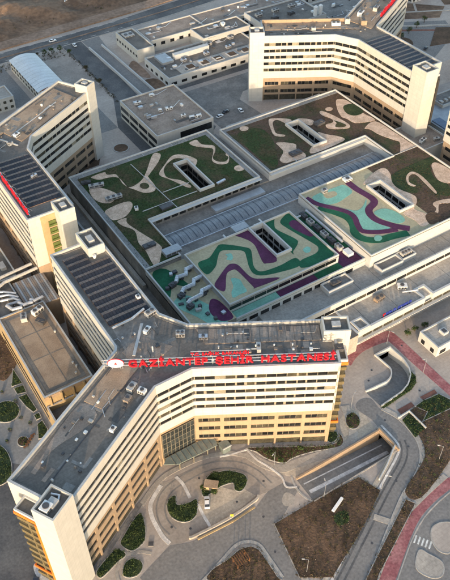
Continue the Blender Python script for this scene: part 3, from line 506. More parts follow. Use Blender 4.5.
for x, z in ((152.2, 1.6), (160.2, 1.3)):
    tag(MB().strip([(x - 0.4, 384), (x, 366), (x + 0.2, 320)], 0.7, GN, GN + z).build('retaining_wall', 'parapet_white'), 'long pale retaining wall on the %s side of the narrow ramp road' % ('left' if x < 155 else 'right'), 'wall')
struct(MB().prism(ellipse(121, 283, 3.4, 3.4), GN - .02, GN + 0.16).build('planting_bed', 'soil')); struct(MB().ring(ellipse(121, 283, 4.0, 4.0), ellipse(121, 283, 3.42, 3.42), GN, GN + 0.2).build('bed_kerb', 'kerb'))
struct(MB().prism([(100, 285), (112, 296), (116, 293), (106, 276), (98, 276)], GN - .02, GN + 0.15).build('planting_bed', 'soil'))
sheet('soil_patch', [(161, 352), (167, 358), (167.5, 345), (166, 336), (162, 340)], 'dirt_verge', GN + 0.05, True); sheet('soil_patch', [(161, 334), (168, 333), (168, 321), (163, 319)], 'dirt', GN + 0.05, True)
# dirt field with heaps beyond the main road
def dirt_field():
    nx, ny = 150, 70; X = np.linspace(-150, 420, nx); Y = np.linspace(0, 1, ny); m = MB()
    def edge(x): return 408.2 if x < 60 else 408.2 + (x - 60) * 0.045 if x < 211 else 415 + (x - 211) * 0.115
    r2 = np.random.default_rng(3); heaps = [(134, 458, 10, 4.5), (122, 441, 9, 3.0), (150, 444, 12, 3.5), (172, 448, 10, 2.5), (160, 432, 8, 2.0), (190, 436, 9, 2.0), (112, 430, 9, 2.2)] + [(r2.uniform(60, 300), r2.uniform(428, 520), r2.uniform(3, 9), r2.uniform(0.5, 2.2)) for _ in range(60)]
    V = []
    for t in Y:
        for x in X:
            y = edge(x) + 0.3 + t * 260; z = GN + 0.06 + min(1, t * 6) * 0.8
            for hx, hy, hr, hh in heaps:
                d2 = ((x - hx) ** 2 + (y - hy) ** 2) / hr ** 2
                if d2 < 6: z += hh * math.exp(-d2 * 1.6)
            if t > 0.02: z += r2.uniform(-0.15, 0.25)
            V.append((x, y, z))
    F = [(j * nx + i, j * nx + i + 1, (j + 1) * nx + i + 1, (j + 1) * nx + i) for j in range(ny - 1) for i in range(nx - 1)]
    m.add(V, F); struct(m.build('dirt_field', 'dirt', fix=False))
    mk('dirt_verge', [(x, edge(x) + 4.5) for x in (-150, 60, 140, 211, 300, 420)], 9.0, 'dirt_verge', GN, GN + 0.75)
dirt_field()
# right rear: planted circles and roads beyond the rear block
sheet('road', [(262, 262), (300, 262), (345, 285), (352, 300), (318, 318), (300, 312), (282, 282), (262, 276)], 'asphalt_worn', GN + 0.02)
NZ = [0.0]
def bed_n(q, m):
    NZ[0] += 0.012; struct(MB().prism(q, GN - 0.02, GN + 0.15 + NZ[0]).build('planting_bed', m))
bed_n(ellipse(306, 290, 11, 7, 0.5), 'soil'); bed_n([(318, 322), (352, 305), (366, 315), (340, 340)], 'dirt'); bed_n([(368, 317), (400, 300), (430, 330), (385, 352)], 'soil'); bed_n([(320, 280), (335, 276), (350, 290), (340, 296)], 'soil'); bed_n([(330, 262), (352, 274), (366, 266), (345, 252)], 'garden_roof_brown')
mk('pavement', smooth_line([(300, 325), (330, 305), (345, 297), (362, 285)]), 2.0, 'concrete', GN, GN + 0.12)
mk('pavement', smooth_line([(296, 318), (327, 300), (341, 291), (356, 280)]), 2.0, 'brick_paver', GN, GN + 0.1)
mk('pavement', [(322, 330), (400, 292)], 1.6, 'concrete', GN, GN + 0.2); mk('pavement', [(345, 350), (420, 310)], 1.6, 'concrete', GN, GN + 0.2)
mk('pavement', [(362, 342), (345, 318)], 1.4, 'concrete', GN, GN + 0.21)
# ---------------------------------------------------------------- hospital blocks (three wings at 120 degrees)
HW = 8.9; ZT = 40.0
ROWS_UP = [22.4, 25.8, 29.2, 32.6, 36.0]; ROWS_LO = [(5.0, 6.9), (9.3, 11.2), (13.6, 15.5)]
def dirv(a): return Vector((math.cos(math.radians(a)), math.sin(math.radians(a))))
def footprint(C, arms, cham):
    """arms: sorted (angle, length); cham: chamfer after each arm (concave corner to the next arm). Edges carry tags."""
    pts = []; tags = []
    n = len(arms); C = Vector(C)
    for i, (a, L) in enumerate(arms):
        d = dirv(a); nn = Vector((-d.y, d.x))
        pts.append(C + d * L - nn * HW); tags.append(('end', a))
        pts.append(C + d * L + nn * HW); tags.append(('left', a))          # edge leaving this point runs inwards on the left side
        a2 = arms[(i + 1) % n][0]; d2 = dirv(a2); n2 = Vector((-d2.y, d2.x))
        t = HW / math.tan(math.radians(60)); c = cham[i]
        if c > 0:
            pts.append(C + d * (t + c) + nn * HW); tags.append(('cham', a))
            pts.append(C + d2 * (t + c) - n2 * HW); tags.append(('right', a2))
        else:
            pts.append(C + d * t + nn * HW); tags.append(('right', a2))
    return [(p.x, p.y) for p in pts], tags
def hospital_block(label, C, arms, cham, z0, roofpat, fine, lower_rows, darkside=()):
    B = thing('hospital_block', label, 'hospital', (C[0], C[1], z0))
    fp, tags = footprint(C, arms, cham); n = len(fp)
    MB().prism(inset(fp, 0.45), 17.9, ZT - 1.6).build('core', 'core_dark', B)
    MB().prism(inset(fp, 1.15), z0, 17.89).build('core', 'core_dark', B)
    MB().ring(inset(fp, 0.02), inset(fp, 1.1), 17.85, 17.99).build('soffit', 'white_panel', B)
    # white storeys: one spandrel ring for each floor
    zs = [18.0] + [v for r in ROWS_UP for v in (r - 0.8, r + 0.8)] + [ZT + 0.35]
    for k in range(0, len(zs), 2):
        MB().ring(fp, inset(fp, 0.4 if k < len(zs) - 2 else 0.7), zs[k], zs[k + 1]).build('spandrel', 'white_panel', B)
    # capping on the parapet, roof deck
    MB().ring(inset(fp, -0.06), inset(fp, 0.62), ZT + 0.353, ZT + 0.47).build('coping', 'parapet', B)
    MB().prism(inset(fp, 0.55), ZT - 1.55, ZT - 0.55).build('roof', 'roof_dark', B)
    MB().ring(inset(fp, 0.72), inset(fp, 1.3), ZT - 1.2, ZT - 0.35).build('gutter', 'concrete_dark', B)
    # beige storeys
    lo = inset(fp, 0.5); zz = [z0] + [v for r in lower_rows for v in r] + [17.98]
    for k in range(0, len(zz), 2):
        a, b = zz[k], zz[k + 1]
        if k == 0: a = z0 + 3.3
        if b > a + 0.1: MB().ring(lo, inset(lo, 0.45), a, b).build('wall_band', 'beige_panel', B)
    MB().ring(inset(lo, 0.4), inset(lo, 0.6), z0 + 0.2, z0 + 3.3).build('ground_glazing', 'glass_mid', B)
    for i in range(n):
        p, q = Vector(fp[i]), Vector(fp[(i + 1) % n]); L = (q - p).length; d = (q - p) / L; nout = Vector((d.y, -d.x)); kind, a = tags[i]
        if kind == 'end':
            MB().obox((p + q) / 2 - nout * 0.3, d, L, 0.62, 18.001, ZT - 1).build('end_wall', 'white_panel', B)
            MB().obox((p + q) / 2 - nout * 0.5, d, L - 0.8, 0.5, z0, 17.97).build('end_wall', 'beige_panel', B)
            continue
        # ribbon windows
        w = 2.85; k = max(1, int((L - 0.8) / w)); step = (L - 0.8) / k
        if (kind, a) in fine:
            for r in ROWS_UP:
                rr = random.Random(int(r * 10) + i)
                for j in range(k):
                    c = p + d * (0.4 + step * (j + 0.5)) - nout * 0.3
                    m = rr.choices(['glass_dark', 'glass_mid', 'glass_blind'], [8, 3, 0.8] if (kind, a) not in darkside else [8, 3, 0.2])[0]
                    ubox('window', m, (c.x, c.y, r), d, step * rr.choice([0.94, 0.9, 0.72]), 0.22, 1.6, B)
                s = MB()
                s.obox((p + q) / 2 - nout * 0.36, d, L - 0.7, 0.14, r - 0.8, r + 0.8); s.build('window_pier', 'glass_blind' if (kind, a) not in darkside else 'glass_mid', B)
        else:
            for r in ROWS_UP: c = (p + q) / 2 - nout * 0.32; ubox('window_ribbon', 'glass_dark', (c.x, c.y, r), d, L - 0.7, 0.2, 1.6, B)
        # lower storeys: grouped windows with piers between
        lp = lo[i]; lq = lo[(i + 1) % n]; p2, q2 = Vector(lp), Vector(lq); L2 = (q2 - p2).length
        g = max(1, round(L2 / 8.4)); gs = L2 / g; pier = 1.15
        for (ra, rb) in lower_rows:
            for j in range(g + 1):
                c = p2 + d * min(max(gs * j, pier / 2), L2 - pier / 2) - nout * 0.2
                ubox('pier', 'beige_panel', (c.x, c.y, (ra + rb) / 2), d, pier, 0.42, rb - ra + 0.002, B)
            for j in range(g):
                c = p2 + d * (gs * (j + 0.5)) - nout * 0.3; wl = gs - pier
                if (kind, a) in fine:
                    fr = ubox('window', 'mullion', (c.x - nout.x * .06, c.y - nout.y * .06, (ra + rb) / 2), d, wl, 0.08, rb - ra, B)
                    for t in range(4):
                        cc = c + d * ((t - 1.5) * wl / 4); rr = random.random()
                        ubox('pane', 'glass_dark' if rr < 0.72 else 'glass_mid', (cc.x, cc.y, (ra + rb) / 2), d, wl / 4 - 0.14, 0.1, rb - ra - 0.12, fr)
                else:
                    ubox('window', 'glass_dark', (c.x, c.y, (ra + rb) / 2), d, wl, 0.12, rb - ra, B)
        for j in range(g + 1):
            c = p2 + d * min(max(gs * j, 0.4), L2 - 0.4) - nout * 0.2; ubox('column', 'beige_panel', (c.x, c.y, z0 + 1.65), d, 0.6, 0.4, 3.299, B)
    return B, fp, tags
def local(C, a):
    d = dirv(a); nn = Vector((-d.y, d.x)); C = Vector(C)
    return lambda s, t: C + d * s + nn * t
def stair_tower(B, C, a, s0, s1, t0, t1, z0, zt=44.0, m='white_panel'):
    f = local(C, a); c = f((s0 + s1) / 2, (t0 + t1) / 2); d = dirv(a)
    q = [f(s0, t0), f(s1, t0), f(s1, t1), f(s0, t1)]; q = [(p.x, p.y) for p in q]
    T = MB().prism(q, z0, zt - 1.2).build('stair_tower', m, B)
    MB().ring(q, inset(q, 0.5), zt - 1.2, zt).build('parapet', m, T)
    MB().prism(inset(q, 0.5), zt - 1.19, zt - 1.05).build('roof', 'roof_dark', T)
    MB().obox(c, d, (s1 - s0) * 0.32, (t1 - t0) * 0.34, zt - 1.05, zt + 0.1).build('vent_box', 'unit_grey', T)
    return T
def end_face(B, C, a, L, t0, t1, z0, fin=None, green=True):
    """ochre recessed panel with stacked green glazed balconies at the end of a wing"""
    f = local(C, a); d = dirv(a); w = t1 - t0
    c = f(L + 0.06, (t0 + t1) / 2)
    MB().obox(c, (-d.y, d.x), w, 0.16, z0 + 0.3, ZT - 0.4).build('end_panel', 'ochre_panel', B)
    g0 = t0 + w * 0.45
    for k, z in enumerate([4.2, 8.5, 12.8, 17.0] + [r - 1.5 for r in ROWS_UP]):
        if z < z0: continue
        c = f(L + 0.55, (g0 + t1) / 2)
        b = MB().obox(c, (-d.y, d.x), t1 - g0, 0.8, z - 0.12, z + 0.12).build('balcony', 'beige_panel', B)
        MB().obox(f(L + 0.35, (g0 + t1) / 2), (-d.y, d.x), (t1 - g0) * 0.9, 0.3, z + 0.5, z + 2.4).build('glazing', 'glass_green', b)
        MB().obox(f(L + 0.9, (g0 + t1) / 2), (-d.y, d.x), t1 - g0, 0.06, z + 0.12, z + 1.0).build('railing', 'glass_green', b)
    if fin is not None and False:
        MB().obox(f(L + 0.75, fin), (-d.y, d.x), 0.7, 1.4, z0, ZT - 4.0).build('fin', 'orange_fin', B)
        MB().obox(f(L + 0.8, fin - (3.1 if fin > 0 else 3.1)), (-d.y, d.x), 6.9, 0.5, ZT - 4.0, ZT - 3.3).build('fin_head', 'orange_fin', B)
def stair_well(B, C, a, L, t0, t1, z0, depth=4.6, zt=37.6, finside=1, m='olive_panel', oc='orange_fin'):
    """open escape stair at the end of a wing: landings, dark glazing, small roof and an orange frame"""
    f = local(C, a); d = dirv(a); cx = f(L + depth / 2, (t0 + t1) / 2); w = t1 - t0
    q = [f(L + 0.1, t0), f(L + depth, t0), f(L + depth, t1), f(L + 0.1, t1)]; q = [(p.x, p.y) for p in q]
    W = MB().prism(inset(q, 0.35), z0, zt - 1.0).build('stair_well', 'glass_mid', B)
    for z in np.arange(z0 + 3.3, zt - 2, 3.4):
        MB().ring(q, inset(q, 0.5), z - 1.25, z + 0.15).build('landing', m, W)
    p = f(L + depth - 0.2, (t0 + t1) / 2)
    MB().obox(p, (-d.y, d.x), 0.5, 0.45, z0, zt - 1.2).build('stair_post', m, W)
    MB().ring(inset(q, -0.05), inset(q, 0.4), zt - 1.0, zt).build('parapet', 'parapet_white', W); MB().prism(inset(q, 0.4), zt - 1.0, zt - 0.8).build('roof', 'roof_dark', W)
    MB().ring(inset(q, -0.25), inset(q, 0.1), zt - 2.3, zt - 1.01).build('frame_head', oc, W)
    MB().ring(inset(q, -0.25), inset(q, 0.1), z0 + 6.2, z0 + 7.2).build('frame_sill', oc, W)
    p = f(L + depth + 0.2, t1 - 0.3)
    if finside: MB().obox(p, d, 0.7, 1.1, z0, zt - 2.31).build('frame_post', oc, W)
CF = (59.5, 134.5); CL = (60.0, 263.5); CK = (248.3, 266.6); CR = (248.3, 136.0)
# front block
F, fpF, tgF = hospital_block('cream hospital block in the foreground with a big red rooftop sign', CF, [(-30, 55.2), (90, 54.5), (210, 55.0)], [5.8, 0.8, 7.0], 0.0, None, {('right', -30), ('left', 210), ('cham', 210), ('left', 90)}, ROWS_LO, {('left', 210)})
stair_tower(F, CF, -30, 51.2, 59.3, 0.5, 6.6, 34.0); MB().obox(local(CF, -30)(56.4, 3.6), dirv(-30), 2.4, 5.8, 0, 34.0).build('stair_shaft', 'ochre_panel', F); stair_tower(F, CF, 210, 52.0, 60.0, 3.3, 9.9, 0.0); stair_tower(F, CF, 90, 47.0, 57.0, -8.0, -2.0, 0.0, 43.2)
stair_well(F, CF, -30, 55.2, -5.2, 0.4, 0.0, 2.9, finside=0); stair_well(F, CF, 210, 55.0, -4.0, 3.2, 0.0, 4.4)
# entrance: glazed corner and canopy
i = tgF.index(('cham', 210)); p, q = Vector(fpF[i]), Vector(fpF[(i + 1) % len(fpF)]); d = (q - p).normalized(); no_ = Vector((d.y, -d.x)); c = (p + q) / 2
cw = MB().obox(c - no_ * 0.35, d, 11.6, 0.5, 3.6, 16.2).build('curtain_wall', 'curtain_glass', F)
g = MB()
for k in range(9): g.obox(c - no_ * 0.06 + d * (k * 1.42 - 5.68), d, 0.12, 0.12, 3.6, 16.2)
for z in (3.7, 6.2, 8.7, 11.2, 13.7, 16.1): g.obox(c - no_ * 0.04, d, 11.6, 0.1, z - 0.06, z + 0.06)
g.build('mullion_grid', 'mullion', cw)
cp = MB().prism([(54.3, 120.2), (52.4, 118.6), (56.6, 116.2), (70.4, 115.6), (71.2, 118.6), (66, 120.2)], 4.1, 4.45).build('canopy', 'canopy_glass', F)
g = MB()
for x in np.arange(55.5, 71, 1.9): g.box(x, 116.0, 4.45, x + 0.14, 120.0, 4.56)
g.build('canopy_ribs', 'mullion', cp)
g = MB()
for x, y in ((57, 116.8), (62, 116.5), (67, 116.3), (70, 116.3)): g.box(x, y, 0, x + 0.3, y + 0.3, 4.1)
g.build('canopy_posts', 'mullion', cp)
pb = MB().box(71.6, 114.0, 0, 74.4, 116.8, 2.9).build('porch', 'canopy_glass', F); MB().box(71.4, 113.8, 2.9, 74.6, 116.9, 3.15).build('porch_roof', 'canopy_glass', pb); MB().box(71.4, 113.78, 2.85, 74.6, 114.1, 3.2).build('porch_edge', 'parapet_white', pb)
# left block
Lb, fpL, tgL = hospital_block('cream hospital block at the left edge with shaded banded facade', CL, [(-90, 53.0), (30, 52.0), (150, 52.0)], [5.0, 0.8, 0.8], 0.0, None, {('right', 30), ('left', -90), ('right', -90), ('cham', -90)}, ROWS_LO)
stair_tower(Lb, CL, 30, 48.6, 54.2, -9.6, -3.0, 0.0, 43.4); stair_tower(Lb, CL, -90, 51.0, 58.6, 1.4, 7.3, 0.0, 43.2)
end_face(Lb, CL, -90, 53.0, -4.2, 1.3, 0.0)
# rear block
K, fpK, tgK = hospital_block('cream sunlit hospital block at the rear centre', CK, [(-90, 50.6), (30, 60.0), (150, 47.6)], [0.8, 0.8, 7.0], 5.0, None, {('right', -90), ('left', 150), ('cham', 150), ('right', 30)}, ROWS_LO[1:])
stair_tower(K, CK, -90, 50.0, 59.0, -9.4, -1.8, 3.0, 44.0); stair_tower(K, CK, 150, 47.0, 54.2, 2.6, 9.3, 3.0, 42.5)
stair_well(K, CK, -90, 50.6, -1.6, 4.2, 5.0, 4.2, oc='core_dark')
# block beyond the right edge
Rb, fpR, tgR = hospital_block('white hospital block cut off by the right edge of the picture', CR, [(-30, 55.0), (90, 55.0), (210, 30.0)], [5.8, 0.8, 7.0], 0.0, None, set(), ROWS_LO)
# roof finishes on the front block: gravel strips, seams, steps
f = local(CF, -30)
q = [f(16, 1.2), f(50.8, 1.2), f(50.8, 7.2), f(13.5, 7.2)]; MB().prism([(p.x, p.y) for p in q], ZT - 0.55, ZT - 0.35).build('gravel_strip', 'roof_brown', F)
for s in np.arange(17, 51, 2.6):
    MB().obox(f(s, 4.2), dirv(60), 6.0, 0.16, ZT - 0.36, ZT - 0.28).build('seam', 'roof_dark', F)
f = local(CF, 210)
q = [f(9, -6.6), f(25, -6.6), f(25, -0.6), f(16, 0.4), f(7, 0.4)]; MB().prism([(p.x, p.y) for p in q], ZT - 0.55, ZT - 0.30).build('gravel_strip', 'roof_gravel', F)
q = [f(26, -7.0), f(40, -6.8), f(45, -5.2), f(40, -4.2), f(33, -1.4), f(27, -0.8)]; MB().prism(smooth([(p.x, p.y) for p in q], 3), ZT - 0.55, ZT - 0.50).build('gravel_strip', 'roof_brown', F)
q = [f(-3, -6), f(5, -7), f(7, -2), f(4, 4), f(-4, 5)]; MB().prism([(p.x, p.y) for p in q], ZT - 0.55, ZT - 0.48).build('gravel_strip', 'roof_brown', F)
MB().obox(f(33, 0.6), dirv(210), 38, 0.25, ZT - 0.55, ZT - 0.4).build('seam', 'dark_steel', F)
MB().obox(f(44, -5.4), dirv(215), 12, 1.4, ZT - 0.55, ZT - 0.505).build('gravel_strip', 'roof_brown', F)
f = local(CF, 90)
q = [f(10, -7), f(14, -7.2), f(14, 6), f(4, 6.8), f(2, -2)]; MB().prism([(p.x, p.y) for p in q], ZT - 0.55, ZT - 0.51).build('gravel_strip', 'concrete_dark', F)
MB().obox((58, 140), (0.62, 0.78), 13, 0.9, ZT - 0.55, ZT - 0.2).build('cable_tray', 'parapet', F)
# left block roof finishes
f = local(CL, 30)
q = [f(6, -7), f(44, -7), f(46, 7), f(8, 7)]; MB().prism([(p.x, p.y) for p in q], ZT - 0.55, ZT - 0.2).build('gravel_strip', 'roof_gravel', Lb)
MB().obox(f(22, -1), dirv(30), 30, 0.4, ZT - 0.3, ZT).build('cable_tray', 'parapet', Lb)
MB().obox(f(3, -0.5), dirv(120), 14, 0.5, ZT - 0.55, ZT - 0.1).build('step_wall', 'parapet', Lb)
f = local(CK, 150)
q = [f(4, 0.5), f(46, 0.5), f(46, -7), f(6, -7)]; MB().prism([(p.x, p.y) for p in q], ZT - 0.55, ZT - 0.3).build('gravel_strip', 'roof_gravel', K)
MB().obox(f(26, -7.6), dirv(150), 42, 0.9, ZT - 0.55, ZT + 1.2).build('screen_wall', 'beige_panel', K)
f = local(CK, 30)
q = [f(2, -7), f(50, -7), f(50, 7), f(6, 7)]; MB().prism([(p.x, p.y) for p in q], ZT - 0.55, ZT - 0.3).build('gravel_strip', 'roof_gravel', K)
# membrane repairs, cable trays and thin pipe runs on the three roofs
def roof_clutter(B, C, a, s0, s1, t0, t1, n, z, seed):
    f = local(C, a); rr = random.Random(seed); d = dirv(a)
    for k in range(n):
        s, t = rr.uniform(s0, s1), rr.uniform(t0, t1); L, W = rr.uniform(1.2, 5), rr.uniform(0.5, 2.2)
        MB().obox(f(s, t), d if rr.random() < .7 else (-d.y, d.x), L, W, z - 0.05, z + 0.012 + 0.003 * k).build('membrane_patch', rr.choice(['patch_light', 'patch_dark', 'roof_brown', 'patch_light']), B)
    for k in range(max(2, n // 3)):
        s, t = rr.uniform(s0, s1), rr.uniform(t0, t1); p, q = f(s, t), f(min(s1, s + rr.uniform(3, 9)), t + rr.uniform(-.3, .3)); e = f(min(s1, s + 5), t + rr.choice([-2, 2]))
        MB().tube([(p.x, p.y, z + .25), (q.x, q.y, z + .25)] + ([(e.x, e.y, z + .25)] if k % 2 else []), 0.1, 5).build('pipe', rr.choice(['galv', 'dark_steel', 'unit_grey']), B)
    for k in range(n):
        p = f(rr.uniform(s0, s1), rr.uniform(t0, t1)); w = rr.uniform(.35, 1.0); MB().obox(p, d, w, w * rr.uniform(.6, 1.4), z, z + rr.uniform(.25, .9)).build('roof_box', rr.choice(['unit_white', 'roof_brown', 'dark_steel', 'dark_steel', 'concrete_dark', 'unit_grey']), B)
ZR = ZT - 0.55
roof_clutter(F, CF, 210, 8, 51, -6.5, 6.5, 20, ZR, 1); roof_clutter(F, CF, -30, 12, 50, -6.3, 0.4, 16, ZR, 2); roof_clutter(F, CF, 90, -4, 9, -6.5, 6.5, 12, ZR, 3); roof_clutter(F, CF, -30, 18, 50, 1.6, 6.8, 8, ZT - 0.35, 8)
roof_clutter(Lb, CL, 30, 8, 44, -6.5, 6.5, 14, ZT - 0.2, 4); roof_clutter(Lb, CL, 30, -8, 5, -5.5, 5.5, 12, ZR, 5); roof_clutter(K, CK, 150, 6, 45, -6.5, 6.5, 16, ZT - 0.3, 6); roof_clutter(K, CK, 30, -5, 48, -6, 6, 18, ZT - 0.3, 7)
# ---------------------------------------------------------------- rooftop signs
GLY = {}
def glyph(ch, th):
    if (ch, th) in GLY: return GLY[(ch, th)]
    cu = bpy.data.curves.new('glyph', 'FONT'); cu.body = ch; cu.size = 1.0; cu.extrude = th; cu.offset = 0.02; cu.resolution_u = 3
    ob = bpy.data.objects.new('glyph', cu); COL.objects.link(ob); bpy.context.view_layer.update()
    me = bpy.data.meshes.new_from_object(ob.evaluated_get(bpy.context.evaluated_depsgraph_get())); bpy.data.objects.remove(ob)
    xs = [v.co.x for v in me.vertices]; x0, x1 = min(xs), max(xs)
    for v in me.vertices: v.co.x -= x0
    GLY[(ch, th)] = (me, x1 - x0); return GLY[(ch, th)]
def letters(parent, text, start, d, length, height, m, th=0.06, cap=0.73):
    sc = height / cap; ws = []
    for ch in text: ws.append(0.42 if ch == ' ' else glyph(ch, th)[1])
    tot = sum(ws); gap = (length / sc - tot) / (len(text) - 1); x = 0; d = Vector(d).normalized()
    R = Matrix(((d.x, 0, d.y), (d.y, 0, -d.x), (0, 1, 0))).to_4x4()
    for ch, w in zip(text, ws):
        if ch != ' ':
            me = glyph(ch, th)[0]
            if not me.materials: me.materials.append(MAT[m])
            o = link('letter', me, parent)
            T = Matrix.Translation((start[0] + d.x * x * sc, start[1] + d.y * x * sc, start[2])) @ R @ Matrix.Scale(sc, 4); o.matrix_basis = T
        x += w + gap
def truss(parent, a, b, zs, zb, every, m='galv', r=0.09):
    a, b = Vector(a), Vector(b); L = (b - a).length; d = (b - a) / L; n = Vector((-d.y, d.x))
    g = MB()
    for z in zs: g.obox((a + b) / 2 + n * 0.35, d, L, 2 * r, z - r, z + r)
    g.build('rail', m, parent)
    for s in np.arange(0.5, L, every):
        c = a + d * s + n * 0.38
        g = MB().tube([(c.x, c.y, zb), (c.x, c.y, zs[-1])], r, 5); e = c + n * 2.2
        g.tube([(c.x, c.y, zs[-1] - 0.3), (e.x, e.y, zb)], r * 0.8, 5); g.build('post', m, parent)
d30 = dirv(-30); sA = Vector((50.4, 131.0))
S = thing('roof_sign', 'big red letters on a steel frame along the front block roof', 'sign', (76, 116, ZT - 0.55))
letters(S, 'GAZİANTEP ŞEHİR HASTANESİ', (sA.x, sA.y, 41.0), d30, 59.6, 2.75, 'letter_red', 0.1)
truss(S, sA - d30 * 7.5, sA + d30 * 60, (41.1, 42.4, 43.6), ZT - 0.55, 5.2)
c = sA + d30 * 17.9
S2 = thing('roof_sign', 'small line of red letters above the middle of the big red sign', 'sign', (c.x, c.y, 44))
letters(S2, 'T.C. SAĞLIK BAKANLIĞI', (c.x, c.y, 44.75), d30, 16.6, 1.15, 'letter_red', 0.1)
truss(S2, c, c + d30 * 17, (44.8, 46.0), 43.7, 5.2, r=0.07)
c = sA - d30 * 3.6; Dk = thing('roof_logo', 'white oval emblem disc at the left end of the big red sign', 'sign', (c.x, c.y, ZT - 0.55))
def disc(a, b, th, off, zc, xoff=0, n=28):
    m = MB(); nn = Vector((-d30.y, d30.x)); V = []
    for o_ in (off, off + th):
        for t in np.linspace(0, 2 * math.pi, n, endpoint=False):
            p = c + d30 * (a * math.cos(t) + xoff) - nn * o_; V.append((p.x, p.y, zc + b * math.sin(t)))
    m.add(V, [tuple(range(n)), tuple(range(n, 2 * n))] + [(i, (i + 1) % n, n + (i + 1) % n, n + i) for i in range(n)]); return m
disc(2.25, 1.75, 0.25, 0.0, 42.6).build('disc', 'car_white', Dk); disc(2.4, 1.9, 0.15, -0.1, 42.6).build('rim', 'letter_red', Dk)
m = MB()
for k in range(5):
    t = math.pi / 2 + k * 2 * math.pi / 5; nn = Vector((-d30.y, d30.x)); p = c - nn * 0.27
    tip = p + d30 * (math.cos(t) * 0.8); l = p + d30 * (math.cos(t + 0.6) * 0.28); r = p + d30 * (math.cos(t - 0.6) * 0.28)
    m.add([(p.x, p.y, 42.6), (l.x, l.y, 42.6 + math.sin(t + .6) * .28), (tip.x, tip.y, 42.6 + math.sin(t) * .8), (r.x, r.y, 42.6 + math.sin(t - .6) * .28)], [(0, 1, 2, 3)])
m.build('emblem', 'letter_red', Dk)
for s in (-1.2, 1.2):
    p = c + d30 * s + Vector((-d30.y, d30.x)) * 0.3; MB().tube([(p.x, p.y, ZT - 0.55), (p.x, p.y, 43)], 0.1, 5).build('post', 'galv', Dk)
# sign along the outer edge of the left block and on the rear block's far wing
S3 = thing('roof_sign', 'red letters in a row along the left block roof edge', 'sign', (53, 228, ZT - 0.55))
letters(S3, 'GAZİANTEP ŞEHİR HASTANESİ', (52.6, 257, 40.6), (0, -1), 44.0, 2.0, 'letter_red', 0.1); truss(S3, (52.6, 258), (52.6, 212), (40.7, 42.3), ZT - 0.55, 5.2)
f = local(CK, 30); p = f(14, -7.6); S4 = thing('roof_sign', 'red letters on the far wing of the rear block', 'sign', (p.x, p.y, ZT - 0.55))
letters(S4, 'GAZİANTEP ŞEHİR HASTANESİ', (p.x, p.y, 40.8), dirv(30), 40.0, 2.3, 'letter_red', 0.1); q = f(55, -7.6); truss(S4, p, q, (40.9, 42.6), ZT - 0.55, 5.2)
# ---------------------------------------------------------------- solar rows
PANEL = {}
def panel_mesh(w, dep, z0, z1, m):
    k = (round(w, 3), dep, z0, z1, m)
    if k not in PANEL:
        a, b = 0.04, w - 0.04
        me = MB().add([(a, 0, z0), (b, 0, z0), (b, dep, z1), (a, dep, z1), (a, 0, z0 - .05), (b, 0, z0 - .05), (b, dep, z1 - .05), (a, dep, z1 - .05)], [(0, 1, 2, 3), (7, 6, 5, 4), (0, 4, 5, 1), (1, 5, 6, 2), (2, 6, 7, 3), (3, 7, 4, 0)]).mesh('solar_panel'); me.materials.append(MAT[m]); PANEL[k] = me
    return PANEL[k]
def solar_row(x0, x1, y, label, group, z=ZT - 0.55, npan=13):
    t = thing('solar_row', label, 'solar panels', ((x0 + x1) / 2, y, z), group); g = MB()
    w = (x1 - x0) / npan
    g.box(x0, y - 1.0, z, x1, y - 0.86, z + 0.16); g.box(x0, y + 0.85, z, x1, y + 0.95, z + 0.52); g.box(x0, y + 2.1, z, x1, y + 2.2, z + 0.16)
    for k in range(0, npan + 1, 2): g.box(x0 + k * w - 0.05, y - 1.0, z, x0 + k * w + 0.05, y + 2.15, z + 0.1)
    stuff(g.build('frame', 'solar_frame', t))
    for k in range(npan):
        o = link('panel', panel_mesh(w, 1.75, 0.25, 0.62, 'solar'), t); o.location = (x0 + k * w, y - 0.95, z + random.uniform(-.02, .02))
        o = link('panel', panel_mesh(w, 1.3, 0.62, 0.42, 'solar_sunlit'), t); o.location = (x0 + k * w, y + 0.86, z + random.uniform(-.03, .03))
ORD = ['first', 'second', 'third', 'fourth', 'fifth', 'sixth', 'seventh', 'eighth', 'ninth', 'tenth', 'eleventh', 'twelfth', 'thirteenth']
for k in range(11): solar_row(53.2, 67.0 if k > 1 else 60.8, 182.8 - k * 3.25, '%s solar row from the far end of the front block rear wing' % ORD[k], 'solar rows on the front block')
for k in range(10): solar_row(54.4, 67.4, 248.6 - k * 3.3, '%s solar row from the far end of the left block roof' % ORD[k], 'solar rows on the left block')
for k in range(10): solar_row(241.4, 255.8, 249.6 - k * 3.3, '%s solar row from the roof junction on the rear block' % ORD[k], 'solar rows on the rear block')
# ---------------------------------------------------------------- podium
PD = thing('podium_building', 'wide low podium with roof gardens and painted play decks between the blocks', 'podium', (155, 200, 0))
WELLS = {'nw': (126.6, 218.2, 133.6, 240.8), 'ne': (186.8, 218.8, 194.2, 240.4), 'c1': (129.6, 167.2, 136.6, 186.4), 'c2': (187.2, 162.2, 194.8, 182.8)}
def volume(nm, rects, z0, z1, deck, zdeck, holes=(), wallm='parapet_white'):
    w = MB(); dk = MB()
    for r in rects:
        hs = [h for h in holes if h[0] < r[2] and h[2] > r[0] and h[1] < r[3] and h[3] > r[1]]
        for c in cells(*r, hs): w.box(c[0], c[1], z0, c[2], c[3], z1); dk.box(c[0], c[1], z1 + 0.002, c[2], c[3], zdeck)
    w.build('wall', wallm, PD); return dk.build(nm, deck, PD)
def parapet(poly, z0, z1, w=0.42, m='parapet_white', closed=True):
    if area(poly) < 0: poly = poly[::-1]
    o = MB().ring(poly, inset(poly, w), z0, z1).build('parapet', m, PD); return o
ZD = 17.4
